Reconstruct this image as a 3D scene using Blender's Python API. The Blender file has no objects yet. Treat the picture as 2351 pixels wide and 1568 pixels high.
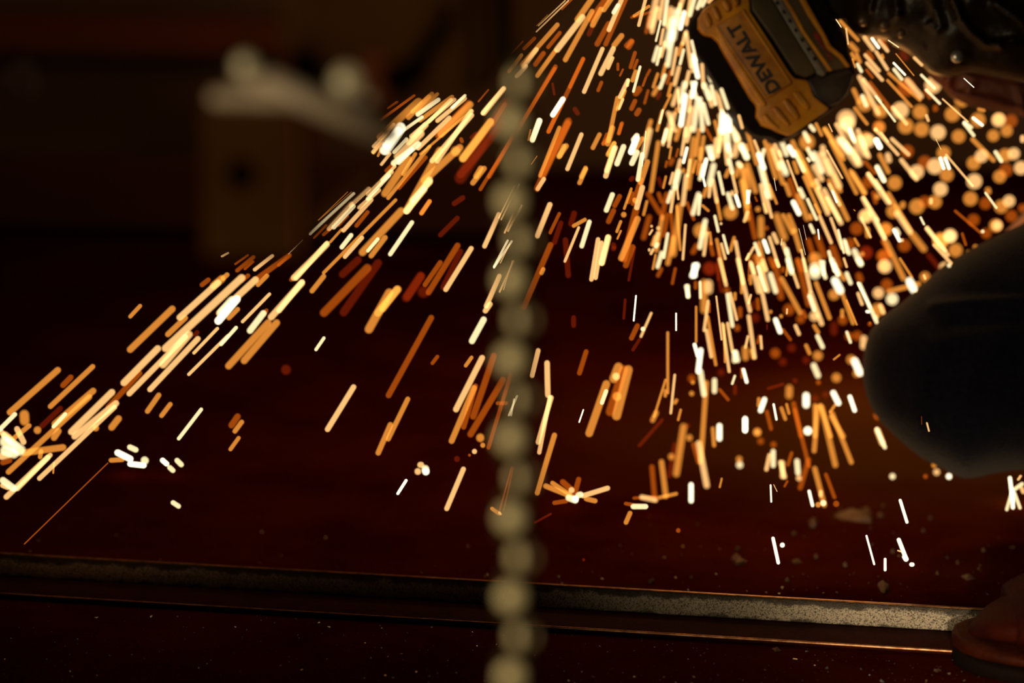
import bpy, bmesh, math, random
from mathutils import Vector, Matrix
random.seed(7)
C = bpy.context.scene.collection
SC = bpy.context.scene
# ------------------------------------------------------------------ camera
F = 2351 * 85 / 36.0
TILT = math.radians(12)
CAM = Vector((0, 0, 0.5))
FWD = Vector((0, math.cos(TILT), -math.sin(TILT)))
UP = Vector((0, math.sin(TILT), math.cos(TILT)))
RT = Vector((1, 0, 0))
ZF = 1.53
cd = bpy.data.cameras.new('camera')
cam = bpy.data.objects.new('camera', cd)
C.objects.link(cam)
cam.location = CAM
cam.rotation_euler = (math.radians(90) - TILT, 0, 0)
cd.lens = 85; cd.sensor_width = 36; cd.clip_start = 0.05; cd.clip_end = 60
cd.dof.use_dof = True; cd.dof.focus_distance = ZF; cd.dof.aperture_fstop = 3.3
SC.camera = cam
SC.view_settings.view_transform = 'Standard'
SC.view_settings.look = 'None'
SC.view_settings.gamma = 1
SC.view_settings.exposure = 0
SC.view_settings.use_curve_mapping = False
SC.cycles.transparent_max_bounces = 96
SC.cycles.max_bounces = 6
SC.cycles.sample_clamp_indirect = 1.0
w = bpy.data.worlds.new('dark_workshop'); SC.world = w; w.use_nodes = True
w.node_tree.nodes['Background'].inputs[0].default_value = (0.09, 0.07, 0.11, 1)
w.node_tree.nodes['Background'].inputs[1].default_value = 0.012


def point(px, py, z):
    return CAM + FWD * z + RT * ((px - 1175.5) / F * z) + UP * ((784 - py) / F * z)


def floor_depth(py):
    return 0.5 / (math.sin(TILT) + (py - 784) / F * math.cos(TILT))


def on_floor(px, py):
    p = point(px, py, floor_depth(py)); p.z = 0
    return p


def lamp(name, kind, loc, energy, color, size=0.05, target=None, spread=None):
    d = bpy.data.lights.new(name, kind); d.energy = energy; d.color = color
    if kind == 'AREA': d.size = size
    else: d.shadow_soft_size = size
    o = bpy.data.objects.new(name, d); C.objects.link(o); o.location = loc
    if target is not None:
        o.rotation_euler = (Vector(target) - Vector(loc)).to_track_quat('-Z', 'Y').to_euler()
    if spread and kind == 'AREA': d.spread = spread
    return o


HOT = (1.0, 0.42, 0.10)
# the glow of the cut: the grinding contact (above the frame) and the shower's pools of light
lamp('cut_glow', 'POINT', (0.16, 1.98, 0.52), 2.6, HOT, 0.04)
lamp('shower_glow', 'POINT', (0.30, 2.12, 0.16), 0.55, HOT, 0.05)
lamp('shower_glow', 'POINT', (-0.02, 2.05, 0.22), 0.05, (1.0, 0.25, 0.06), 0.05)
# added unseen fill spots: one each on the bar, the stand and the battery
low = lamp('bar_fill_spot', 'SPOT', (0.12, 0.15, 0.30), 36.0, (1.0, 0.80, 0.52), 0.03, (0.29, 1.5, 0.0))
low.data.spot_size = math.radians(11.5); low.data.spot_blend = 1.0
side = lamp('stand_fill_spot', 'SPOT', (-0.55, 0.15, 0.42), 19.0, (1.0, 0.80, 0.48), 0.05, (-0.04, 0.86, 0.37))
side.data.spot_size = math.radians(34); side.data.spot_blend = 0.4
front = lamp('battery_fill_spot', 'SPOT', (-0.35, 0.2, 1.1), 4.5, (1.0, 0.80, 0.52), 0.05, (0.21, 1.68, 0.34))
front.data.spot_size = math.radians(14); front.data.spot_blend = 1.0
lamp('wall_fill_light', 'POINT', (0.30, 3.0, 0.50), 1.5, (1.0, 0.5, 0.16), 0.06)  # added unseen light that warms the back wall behind the sparks
for sx_, sy_, sp_ in ((290, 1090, .0025), (395, 1095, .0012), (1310, 1165, .0015), (1500, 1180, .0012), (2325, 1160, .004), (1795, 1262, .0006), (2085, 1305, .0006)):
    q_ = 0.5 / (math.sin(TILT) + (sy_ - 784) / F * math.cos(TILT)); q_ = point(sx_, sy_, q_); q_.z = 0.012
    lamp('spark_pool', 'POINT', q_, sp_, HOT, 0.004)


# ------------------------------------------------------------------ materials
def lin(c):
    return tuple((x / 255 / 12.92) if x / 255 <= 0.04045 else ((x / 255 + 0.055) / 1.055) ** 2.4 for x in c)


def mat(name, base, rough=0.6, metal=0.0, noise=None, scale=30, bump=0.0, bscale=120, spec=0.5, detail=6):
    m = bpy.data.materials.new(name); m.use_nodes = True
    nt = m.node_tree; b = nt.nodes['Principled BSDF']
    b.inputs['Roughness'].default_value = rough; b.inputs['Metallic'].default_value = metal
    b.inputs['Specular IOR Level'].default_value = spec
    b.inputs['Base Color'].default_value = (*base, 1)
    tc = nt.nodes.new('ShaderNodeTexCoord')
    if noise:
        n = nt.nodes.new('ShaderNodeTexNoise'); n.inputs['Scale'].default_value = scale
        n.inputs['Detail'].default_value = detail; n.inputs['Roughness'].default_value = 0.65
        nt.links.new(tc.outputs['Object'], n.inputs['Vector'])
        r = nt.nodes.new('ShaderNodeValToRGB')
        r.color_ramp.elements[0].position = 0.38; r.color_ramp.elements[0].color = (*base, 1)
        r.color_ramp.elements[1].position = 0.62; r.color_ramp.elements[1].color = (*noise, 1)
        nt.links.new(n.outputs['Fac'], r.inputs['Fac'])
        nt.links.new(r.outputs['Color'], b.inputs['Base Color'])
    if bump:
        n2 = nt.nodes.new('ShaderNodeTexNoise'); n2.inputs['Scale'].default_value = bscale
        n2.inputs['Detail'].default_value = 8
        nt.links.new(tc.outputs['Object'], n2.inputs['Vector'])
        bp = nt.nodes.new('ShaderNodeBump'); bp.inputs['Strength'].default_value = bump
        bp.inputs['Distance'].default_value = 0.002
        nt.links.new(n2.outputs['Fac'], bp.inputs['Height'])
        nt.links.new(bp.outputs['Normal'], b.inputs['Normal'])
    return m


M = dict(
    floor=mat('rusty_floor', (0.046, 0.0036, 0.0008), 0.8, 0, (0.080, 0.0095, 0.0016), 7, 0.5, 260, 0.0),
    wall=mat('sooty_wall', (0.19, 0.14, 0.12), 0.9, 0, (0.25, 0.18, 0.15), 1.5),
    rail=mat('rust_red_beam', (0.30, 0.06, 0.02), 0.7, 0, (0.2, 0.09, 0.03), 3),
    dim=mat('dark_steel_beam', (0.13, 0.05, 0.035), 0.7, 0, (0.09, 0.03, 0.02), 3),
    blue=mat('blue_grey_enamel', (0.25, 0.25, 0.34), 0.35, 0.2, (0.2, 0.2, 0.28), 10),
    post=mat('olive_painted_steel', (0.036, 0.0135, 0.0012), 0.8, 0, (0.026, 0.009, 0.001), 25, 0.3, 120, 0.03),
    rust=mat('rusted_steel', (0.08, 0.018, 0.004), 0.8, 0, (0.045, 0.011, 0.003), 20, 0.4, 120, 0.05),
    grey=mat('bare_grey_steel', (0.34, 0.26, 0.18), 0.55, 0.1, (0.22, 0.17, 0.12), 30, 0.2),
    bolt=mat('pale_highlight_bolt', (0.55, 0.48, 0.32), 0.4, 0.2, (0.46, 0.4, 0.28), 60),  # pale so the nuts carry their highlights in the colour
    brown=mat('brown_painted_plate', (0.042, 0.016, 0.003), 0.8, 0, (0.024, 0.008, 0.002), 12, 0, 120, 0.03),
    hole=mat('post_back_black', (0.01, 0.006, 0.005), 0.9),  # near-black colour for the post's inner back wall
    chain=mat('oily_chain_steel', (0.04, 0.027, 0.009), 0.6, 0.0, (0.04, 0.028, 0.012), 90, 0, 120, 0.2),
    bead=mat('glint_bead', (0.95, 0.80, 0.46), 0.45, 0.0, (0.9, 0.74, 0.42), 90),  # pale colour of the highlights put on the chain links
    black=mat('black_rubber', (0.005, 0.003, 0.003), 0.7, 0, (0.008, 0.005, 0.004), 50, 0.2, 300, 0.1),
    yellow=mat('yellow_plastic', (0.75, 0.33, 0.012), 0.42, 0, (0.38, 0.13, 0.012), 22, 0.35, 90),
    plate=mat('worn_yellow_plate', (0.50, 0.20, 0.02), 0.5, 0, (0.24, 0.075, 0.012), 40, 0.3, 150),
    ink=mat('black_print', (0.006, 0.004, 0.004), 0.6),
    olive=mat('grey_olive_plastic', (0.085, 0.06, 0.028), 0.5, 0, (0.065, 0.045, 0.022), 40, 0.15, 400),
    slot=mat('light_grey_rail', (0.23, 0.20, 0.16), 0.5, 0, (0.16, 0.14, 0.12), 80),
    red=mat('red_print', (0.30, 0.02, 0.01), 0.6, 0, (0.08, 0.03, 0.012), 160),
    cap=mat('charcoal_plastic', (0.018, 0.014, 0.014), 0.45, 0, (0.025, 0.022, 0.022), 60, 0.15, 300),
    denim=mat('navy_denim', (0.006, 0.006, 0.012), 0.85, 0, (0.010, 0.010, 0.019), 260, 0.6, 900, 0.05),
    leather=mat('dark_oiled_leather', (0.014, 0.0075, 0.0025), 0.38, 0, (0.009, 0.0045, 0.002), 30, 0.5, 160, 0.28),
    redleather=mat('red_brown_leather', (0.17, 0.035, 0.012), 0.55, 0, (0.10, 0.02, 0.008), 20, 0.5, 120),
    stud=mat('steel_snap', (0.62, 0.60, 0.55), 0.28, 0.85),
    boot=mat('worn_brown_boot_leather', (0.050, 0.0055, 0.0012), 0.6, 0, (0.026, 0.0026, 0.0007), 28, 0.6, 160, 0.1),
    welt=mat('boot_welt', (0.06, 0.009, 0.0015), 0.6, 0, (0.035, 0.005, 0.001), 60, 0.5, 200, 0.1),
    sole=mat('boot_sole_rubber', (0.008, 0.003, 0.0015), 0.8, spec=0.1),
    dull=mat('dull_brown_snap', (0.10, 0.06, 0.03), 0.35, 0.4),
    skin=mat('skin', (0.45, 0.22, 0.15), 0.5),
    chip=mat('grey_metal_chip', (0.15, 0.075, 0.04), 0.6, 0.1, (0.09, 0.04, 0.02), 80, 0.4, 300),
    steel=mat('grinder_steel', (0.35, 0.33, 0.30), 0.3, 0.9),
)


def bar_material():
    """mill scale below, a band of grey blasted grit across the upright flange"""
    m = bpy.data.materials.new('scaly_angle_steel'); m.use_nodes = True
    nt = m.node_tree; L = nt.links; b = nt.nodes['Principled BSDF']
    tc = nt.nodes.new('ShaderNodeTexCoord')
    sx = nt.nodes.new('ShaderNodeSeparateXYZ'); L.new(tc.outputs['Object'], sx.inputs[0])
    n1 = nt.nodes.new('ShaderNodeTexNoise'); n1.inputs['Scale'].default_value = 60; n1.inputs['Detail'].default_value = 9
    n1.inputs['Roughness'].default_value = 0.7
    L.new(tc.outputs['Object'], n1.inputs['Vector'])
    n2 = nt.nodes.new('ShaderNodeTexNoise'); n2.inputs['Scale'].default_value = 900; n2.inputs['Detail'].default_value = 3
    L.new(tc.outputs['Object'], n2.inputs['Vector'])
    # height mask: grit from 3 to 11 mm, edge shifted by the noise
    ad = nt.nodes.new('ShaderNodeMath'); ad.operation = 'MULTIPLY_ADD'; ad.inputs[1].default_value = 0.014
    L.new(n1.outputs['Fac'], ad.inputs[0]); L.new(sx.outputs['Z'], ad.inputs[2])
    r = nt.nodes.new('ShaderNodeValToRGB'); e = r.color_ramp.elements
    e[0].position = 0.0; e[0].color = (0, 0, 0, 1); e[1].position = 1.0; e[1].color = (0, 0, 0, 1)
    mr = nt.nodes.new('ShaderNodeMapRange'); mr.inputs[1].default_value = 0.0; mr.inputs[2].default_value = 0.025
    L.new(ad.outputs[0], mr.inputs[0]); L.new(mr.outputs[0], r.inputs['Fac'])
    for p, v in ((0.42, 0.08), (0.50, 0.8), (0.80, 0.95), (0.87, 0.10)):
        x = r.color_ramp.elements.new(p); x.color = (v, v, v, 1)
    mul = nt.nodes.new('ShaderNodeMath'); mul.operation = 'MULTIPLY'
    L.new(r.outputs['Color'], mul.inputs[0])
    sp = nt.nodes.new('ShaderNodeMapRange'); sp.inputs[1].default_value = 0.30; sp.inputs[2].default_value = 0.56
    L.new(n2.outputs['Fac'], sp.inputs[0]); L.new(sp.outputs[0], mul.inputs[1])
    mx = nt.nodes.new('ShaderNodeMix'); mx.data_type = 'RGBA'
    mx.inputs['A'].default_value = (0.030, 0.018, 0.010, 1); mx.inputs['B'].default_value = (0.62, 0.50, 0.36, 1)
    L.new(mul.outputs[0], mx.inputs['Factor']); L.new(mx.outputs['Result'], b.inputs['Base Color'])
    b.inputs['Roughness'].default_value = 0.55; b.inputs['Metallic'].default_value = 0.15
    bp = nt.nodes.new('ShaderNodeBump'); bp.inputs['Strength'].default_value = 0.7; bp.inputs['Distance'].default_value = 0.001
    L.new(n2.outputs['Fac'], bp.inputs['Height']); L.new(bp.outputs['Normal'], b.inputs['Normal'])
    return m


M['bar'] = bar_material()

_d = M['denim'].node_tree.nodes['Principled BSDF']
_d.inputs['Sheen Weight'].default_value = 0.35; _d.inputs['Sheen Roughness'].default_value = 0.35; _d.inputs['Sheen Tint'].default_value = (0.5, 0.4, 0.3, 1)
# brown glow of the haze near the knee, painted into the floor colour
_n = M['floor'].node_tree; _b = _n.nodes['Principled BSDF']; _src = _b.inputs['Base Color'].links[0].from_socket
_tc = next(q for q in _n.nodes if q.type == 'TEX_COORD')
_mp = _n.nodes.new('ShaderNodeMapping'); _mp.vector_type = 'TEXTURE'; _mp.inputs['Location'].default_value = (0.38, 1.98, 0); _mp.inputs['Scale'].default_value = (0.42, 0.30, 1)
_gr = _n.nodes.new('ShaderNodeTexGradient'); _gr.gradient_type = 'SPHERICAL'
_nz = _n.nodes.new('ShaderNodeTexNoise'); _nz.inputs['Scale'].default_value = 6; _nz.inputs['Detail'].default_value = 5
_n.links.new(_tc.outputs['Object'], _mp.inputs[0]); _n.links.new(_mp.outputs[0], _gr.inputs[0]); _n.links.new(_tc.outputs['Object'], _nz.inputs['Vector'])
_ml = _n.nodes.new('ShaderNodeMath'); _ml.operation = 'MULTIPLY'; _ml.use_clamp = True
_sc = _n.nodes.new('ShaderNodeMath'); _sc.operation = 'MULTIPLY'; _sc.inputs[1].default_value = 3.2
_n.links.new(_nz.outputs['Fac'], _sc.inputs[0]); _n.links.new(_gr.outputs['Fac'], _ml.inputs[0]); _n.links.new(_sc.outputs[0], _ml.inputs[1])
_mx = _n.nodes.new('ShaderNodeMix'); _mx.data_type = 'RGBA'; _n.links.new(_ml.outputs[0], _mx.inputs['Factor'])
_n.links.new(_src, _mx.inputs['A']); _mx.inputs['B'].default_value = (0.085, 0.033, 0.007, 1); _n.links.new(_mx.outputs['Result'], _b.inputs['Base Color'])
# glowing steel: light adds to what lies behind it, as incandescent sparks do
TIER = {
    'r': (lin((88, 20, 3)), 'deep-red'), 'b': (lin((150, 66, 10)), 'rust-orange'),
    'o': (lin((208, 128, 48)), 'orange'), 'l': (lin((250, 188, 116)), 'pale-gold'),
    'y': (lin((255, 226, 168)), 'cream-yellow'), 'w': (lin((255, 240, 200)), 'white-hot'),
}


def spark_material(key, col, gain=1.0):
    m = bpy.data.materials.new('glow_' + key); m.use_nodes = True
    nt = m.node_tree; nt.nodes.clear()
    o = nt.nodes.new('ShaderNodeOutputMaterial'); a = nt.nodes.new('ShaderNodeAddShader')
    e = nt.nodes.new('ShaderNodeEmission'); t = nt.nodes.new('ShaderNodeBsdfTransparent')
    e.inputs[0].default_value = (*col, 1); e.inputs[1].default_value = 0.5 * gain
    nt.links.new(e.outputs[0], a.inputs[0]); nt.links.new(t.outputs[0], a.inputs[1])
    nt.links.new(a.outputs[0], o.inputs['Surface'])
    m.cycles.emission_sampling = 'NONE'
    return m


GLOW = {k: spark_material(v[1].replace(' ', '_').replace('-', '_'), v[0], 2.0 if k == 'w' else 1.2 if k == 'y' else 1.1) for k, v in TIER.items()}


# ------------------------------------------------------------------ builders
def link(name, me, m=None, parent=None, smooth=True):
    o = bpy.data.objects.new(name, me); C.objects.link(o)
    if m: me.materials.append(m)
    if smooth:
        me.shade_smooth()
    if parent: o.parent = parent
    return o


def rebase(o, p):
    """put an unparented mesh's origin at world point p"""
    p = Vector(p); o.data.transform(Matrix.Translation(-p)); o.location = p


def empty(name, loc, label=None, cat=None, group=None):
    o = bpy.data.objects.new(name, None); C.objects.link(o); o.location = loc; o.empty_display_size = 0.02
    tag(o, label, cat, group)
    return o


def tag(o, label=None, cat=None, group=None, kind=None):
    if label: o['label'] = label
    if cat: o['category'] = cat
    if group: o['group'] = group
    if kind: o['kind'] = kind
    return o


def child(name, bm_or_me, m, root, smooth=False, label=None):
    """a mesh in world coordinates made a child of root (an unrotated empty)"""
    if isinstance(bm_or_me, bmesh.types.BMesh):
        me = bpy.data.meshes.new(name); bm_or_me.normal_update(); bm_or_me.to_mesh(me); bm_or_me.free()
    else: me = bm_or_me
    o = link(name, me, m, None, smooth)
    if root is not None:
        base = root.location.copy(); q = root.parent
        while q is not None:
            base += q.location; q = q.parent
        me.transform(Matrix.Translation(-base)); o.parent = root
    if label: o['label'] = label
    return o


def bevel(o, wd, seg=2):
    b = o.modifiers.new('bevel', 'BEVEL'); b.width = wd; b.segments = seg; b.limit_method = 'ANGLE'
    b.angle_limit = math.radians(40)
    return o


def box_bm(bm, c, s, rot=None):
    r = bmesh.ops.create_cube(bm, size=1)
    mt = Matrix.Translation(Vector(c)) @ (rot.to_4x4() if rot else Matrix.Identity(4)) @ Matrix.Diagonal((*s, 1))
    bmesh.ops.transform(bm, matrix=mt, verts=r['verts'])


def tube_bm(bm, a, b, r0, r1=None, seg=20):
    a, b = Vector(a), Vector(b); r1 = r0 if r1 is None else r1
    q = (b - a).to_track_quat('Z', 'Y').to_matrix().to_4x4()
    bmesh.ops.create_cone(bm, cap_ends=True, segments=seg, radius1=r0, radius2=r1, depth=(b - a).length,
                          matrix=Matrix.Translation((a + b) / 2) @ q)


def slab_bm(pts, thick):
    """polygon of world points extruded along the view axis"""
    bm = bmesh.new()
    f = [bm.verts.new(p) for p in pts]; k = [bm.verts.new(p + FWD * thick) for p in pts]
    n = len(f)
    bm.faces.new(f); bm.faces.new(list(reversed(k)))
    for i in range(n):
        bm.faces.new((f[i], k[i], k[(i + 1) % n], f[(i + 1) % n]))
    bmesh.ops.recalc_face_normals(bm, faces=bm.faces)
    return bm


def smooth_loop(pts, n):
    """closed Catmull-Rom resample"""
    out = []; m = len(pts); k = max(1, n // m)
    for i in range(m):
        p0, p1, p2, p3 = (Vector(pts[(i + j - 1) % m]) for j in range(4))
        for s in range(k):
            t = s / k
            out.append(0.5 * ((2 * p1) + (p2 - p0) * t + (2 * p0 - 5 * p1 + 4 * p2 - p3) * t * t + (3 * p1 - p0 - 3 * p2 + p3) * t ** 3))
    return out


def seg_dist(p, a, b):
    ab = b - a; t = max(0, min(1, (p - a).dot(ab) / max(1e-9, ab.length_squared)))
    return (p - (a + ab * t)).length


def puff(pts, zc, depth, ridges=(), n=120, rings=34, center=None, power=2.0, wob=0.0):
    """a rounded solid body whose outline is pts; ridges are folds raised on its near face"""
    lp = smooth_loop([Vector((a, b)) for a, b in pts], n)
    c = Vector(center) if center else sum(lp, Vector((0, 0))) / len(lp)
    bm = bmesh.new(); front = []; back = []
    for r in range(rings):
        s = math.cos(math.pi / 2 * r / rings)
        fr, bk = [], []
        for p in lp:
            q = c + (p - c) * s
            h = depth * (1 - s ** power) ** (1 / power)
            dz = 0
            for line, wd, ht in ridges:
                d = min(seg_dist(q, Vector(line[i]), Vector(line[i + 1])) for i in range(len(line) - 1))
                dz += ht * math.exp(-(d / wd) ** 2)
            if wob:
                dz += wob * (math.sin(q.x * 0.043 + q.y * 0.021) + math.sin(q.x * 0.017 - q.y * 0.061 + 1.3)) * (1 - s)
            fr.append(bm.verts.new(point(q.x, q.y, zc - h - dz * min(1, (1 - s) * 6))))
            bk.append(fr[-1] if r == 0 else bm.verts.new(point(q.x, q.y, zc) + FWD * h))
        front.append(fr); back.append(bk)
    m = len(lp)
    for A in (front, back):
        for r in range(rings - 1):
            for i in range(m):
                j = (i + 1) % m
                try: bm.faces.new((A[r][i], A[r][j], A[r + 1][j], A[r + 1][i]))
                except ValueError: pass
        bm.faces.new(A[-1])
    bmesh.ops.recalc_face_normals(bm, faces=bm.faces)
    return bm


def skin_mesh(name, verts, edges, radii, levels=2):
    me = bpy.data.meshes.new(name); me.from_pydata([tuple(v) for v in verts], edges, [])
    o = bpy.data.objects.new(name, me); C.objects.link(o)
    md = o.modifiers.new('skin', 'SKIN'); md.use_smooth_shade = True
    for i, v in enumerate(me.skin_vertices[0].data):
        v.radius = (radii[i], radii[i]); v.use_root = (i == 0)
    s = o.modifiers.new('sub', 'SUBSURF'); s.levels = levels; s.render_levels = levels
    dg = bpy.context.evaluated_depsgraph_get()
    out = bpy.data.meshes.new_from_object(o.evaluated_get(dg))
    bpy.data.objects.remove(o)
    return out


# ------------------------------------------------------------------ the room
def plane(name, corners, m, kind='structure'):
    me = bpy.data.meshes.new(name); me.from_pydata([Vector(c) for c in corners], [], [(0, 1, 2, 3)])
    o = link(name, me, m, None, False); o['kind'] = kind
    return o


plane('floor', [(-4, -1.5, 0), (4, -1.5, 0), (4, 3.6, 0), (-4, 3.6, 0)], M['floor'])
plane('wall_back', [(-4, 3.6, 0), (4, 3.6, 0), (4, 3.6, 3), (-4, 3.6, 3)], M['wall'])
plane('wall_left', [(-4, -1.5, 0), (-4, 3.6, 0), (-4, 3.6, 3), (-4, -1.5, 3)], M['wall'])
plane('wall_right', [(4, 3.6, 0), (4, -1.5, 0), (4, -1.5, 3), (4, 3.6, 3)], M['wall'])
plane('ceiling', [(-4, -1.5, 3), (-4, 3.6, 3), (4, 3.6, 3), (4, -1.5, 3)], M['wall'])


# ------------------------------------------------------------------ far background
def channel_beam(name, a, b, h, d, m, label, cat, legs=()):
    """rolled channel lying level between two world points, web towards the camera"""
    root = empty(name, ((a + b) / 2).to_tuple(), label, cat)
    ax = (b - a); L = ax.length; ax.normalize(); dep = ax.cross(Vector((0, 0, 1))) * -1
    c = (a + b) / 2; R = Matrix((ax, dep, Vector((0, 0, 1)))).transposed()
    bm = bmesh.new(); box_bm(bm, c, (L, 0.008, h), R); bevel(child('web', bm, m, root), 0.002)
    for s in (-1, 1):
        bm = bmesh.new(); box_bm(bm, c + dep * d / 2 + Vector((0, 0, s * h / 2)), (L, d, 0.01), R)
        bevel(child('flange', bm, m, root), 0.003)
    for t in legs:
        p = a + ax * t * L
        bm = bmesh.new(); box_bm(bm, (p.x, p.y + d * 0.5, (p.z - h / 2) / 2), (0.05, 0.05, p.z - h / 2))
        bevel(child('leg', bm, m, root), 0.004)
    return root


zb = 3.4
a_, b_ = point(-400, 72, zb), point(760, 88, zb)
channel_beam('steel_bench_rail', a_, b_, 0.042, 0.06, M['rail'], 'rust-red steel rail across the dark upper left, far behind the sparks', 'rail', (0.06, 0.94))
fl = on_floor(-500, 420); fr_ = on_floor(1150, 470)
channel_beam('steel_beam', Vector((fl.x, 3.05, 0.052)), Vector((fr_.x, 2.93, 0.052)), 0.075, 0.06, M['dim'],
             'dark red-brown steel beam lying on the floor far left behind the post', 'beam')
# small blue-grey clevis hanging under the rail
root = empty('shackle', point(47, 180, 3.3), 'small blue-grey shackle hanging in the dark under the far rail', 'shackle')
bm = bmesh.new()
N = 18
for i in range(N):
    t0, t1 = math.pi * i / N, math.pi * (i + 1) / N
    p = lambda t: point(47 + 26 * math.cos(t), 178 - 24 * math.sin(t), 3.3)
    tube_bm(bm, p(t0), p(t1), 0.0075, seg=10)
for s in (-1, 1):
    tube_bm(bm, point(47 + 26 * s, 178, 3.3), point(47 + 26 * s, 208, 3.3), 0.0078, seg=10)
child('bow', bm, M['blue'], root, True)
bm = bmesh.new(); tube_bm(bm, point(10, 208, 3.3), point(84, 208, 3.3), 0.005); child('pin', bm, M['blue'], root, True)
bm = bmesh.new(); tube_bm(bm, point(47, 156, 3.3), point(47, 110, 3.37), 0.003); child('hanger_wire', bm, M['dim'], root, True)

# ------------------------------------------------------------------ foreground stand, far out of focus
ZS = 0.86
stand = empty('welding_stand', point(570, 620, ZS), 'blurred steel stand with a square post, slanting arm and drilled hole, upper left', 'stand')


def stand_bar(name, a, b, wpx, z, m, thick, z2=None, sub=None, bev=0.002):
    a, b = Vector(a), Vector(b); d = (b - a).normalized(); n = Vector((-d.y, d.x)) * wpx / 2; z2 = z2 or z
    pts = [point(*(a + n), z), point(*(b + n), z2), point(*(b - n), z2), point(*(a - n), z)]
    return bevel(child(name, slab_bm(pts, thick), m, sub or stand), bev, 3)


# post: square tube with a real drilled hole (ring of quads round the opening)
def drilled_plate(x0, y0, x1, y1, cx, cy, r, z, thick):
    bm = bmesh.new(); n = 32; inner, outer = [], []
    for i in range(n):
        t = 2 * math.pi * i / n; c, s = math.cos(t), math.sin(t)
        inner.append((cx + r * c, cy + r * s))
        k = min((x1 - cx) / c if c > 1e-6 else (x0 - cx) / c if c < -1e-6 else 1e9,
                (y1 - cy) / s if s > 1e-6 else (y0 - cy) / s if s < -1e-6 else 1e9)
        outer.append((cx + k * c, cy + k * s))
    for cxx, cyy in ((x0, y0), (x1, y0), (x1, y1), (x0, y1)):
        i = min(range(n), key=lambda i: (outer[i][0] - cxx) ** 2 + (outer[i][1] - cyy) ** 2); outer[i] = (cxx, cyy)
    V = [[bm.verts.new(point(*p, z) + FWD * o) for p in q] for q in (inner, outer) for o in (0, thick)]
    i0, i1, o0, o1 = V
    for i in range(n):
        j = (i + 1) % n
        bm.faces.new((i0[i], i0[j], o0[j], o0[i])); bm.faces.new((i1[j], i1[i], o1[i], o1[j]))
        bm.faces.new((i0[j], i0[i], i1[i], i1[j])); bm.faces.new((o0[i], o0[j], o1[j], o1[i]))
    bmesh.ops.recalc_face_normals(bm, faces=bm.faces)
    return bm


bevel(child('post_face', drilled_plate(474, 205, 676, 590, 556, 400, 34, ZS, 0.004), M['post'], stand), 0.001)
stand_bar('post_side', (472, 214), (472, 588), 12, ZS, M['post'], 0.032)
stand_bar('post_side', (686, 214), (686, 588), 20, ZS - 0.001, M['rust'], 0.034)
stand_bar('post_back', (575, 205), (575, 590), 200, ZS + 0.030, M['hole'], 0.003)
stand_bar('cap_plate', (478, 222), (690, 226), 42, ZS - 0.004, M['grey'], 0.034, bev=0.003)
arm = child('slanting_arm', (lambda bm: (tube_bm(bm, point(548, 160, ZS - 0.01), point(925, 322, ZS + 0.004), 0.0048), bm)[1])(bmesh.new()), M['grey'], stand, True)
stand_bar('arm_bracket', (600, 170), (860, 232), 36, ZS + 0.004, M['grey'], 0.008)
for (x, y, r) in ((566, 152, 30), (800, 188, 40)):
    bm = bmesh.new(); c = point(x, y, ZS - 0.016)
    bmesh.ops.create_uvsphere(bm, u_segments=24, v_segments=12, radius=r / F * ZS * 0.92, matrix=Matrix.Translation(c) @ Matrix.Diagonal((1, 0.7, 1, 1)))
    child('dome_nut', bm, M['bolt'], stand, True)
stand_bar('gusset', (868, 120), (868, 300), 70, ZS + 0.006, M['rust'], 0.006)
stand_bar('diagonal_brace', (690, 556), (868, 394), 34, ZS + 0.004, M['brown'], 0.010)
stand_bar('cross_tube', (905, 140), (1015, 8), 46, ZS + 0.0, M['post'], 0.012)
# big backing plate whose lower right edge cuts the shower off
pl = [(640, -90), (1345, -90), (1262, 40), (1170, 158), (1118, 205), (1060, 216), (940, 226), (870, 262), (846, 330), (780, 300), (700, 240), (655, 130)]
bevel(child('gusset_plate', slab_bm([point(x, y, ZS + 0.013) for x, y in pl], 0.006), M['brown'], stand), 0.0015)
stand_bar('upright_bar', (1062, -90), (1068, 214), 44, ZS, M['post'], 0.012)
stand_bar('upright_bar', (1120, -90), (1122, 196), 34, ZS + 0.004, M['brown'], 0.010)
# out of frame: the stand's column and foot
bm = bmesh.new(); _c = point(990, -80, ZS + 0.02); box_bm(bm, (_c.x, _c.y, (_c.z + 3) / 2), (0.04, 0.04, 3 - _c.z)); bevel(child('column', bm, M['post'], stand), 0.003)

# chain
chain = empty('hanging_chain', point(1188, 160, 0.845), 'blurred steel link chain hanging straight down in front of the sparks', 'chain')
ZC = 0.845
pitch = 90.0; k = 0
wire = 0.0024


def chain_link_mesh():
    bm = bmesh.new(); hw, hl = 0.0042, 0.0062; n = 20; seg = 8; ring = []
    for i in range(n):
        t = 2 * math.pi * i / n
        c = Vector((hw * math.cos(t), 0, hl * math.sin(t) + (0.0022 if math.sin(t) > 0.01 else -0.0022 if math.sin(t) < -0.01 else 0)))
        nrm = Vector((math.cos(t), 0, math.sin(t)))
        ring.append([bm.verts.new(c + (nrm * math.cos(a) + Vector((0, 1, 0)) * math.sin(a)) * wire) for a in (2 * math.pi * j / seg for j in range(seg))])
    for i in range(n):
        for j in range(seg):
            bm.faces.new((ring[i][j], ring[(i + 1) % n][j], ring[(i + 1) % n][(j + 1) % seg], ring[i][(j + 1) % seg]))
    bmesh.ops.recalc_face_normals(bm, faces=bm.faces)
    me = bpy.data.meshes.new('link'); bm.to_mesh(me); bm.free(); me.shade_smooth(); me.materials.append(M['chain'])
    return me


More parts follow.
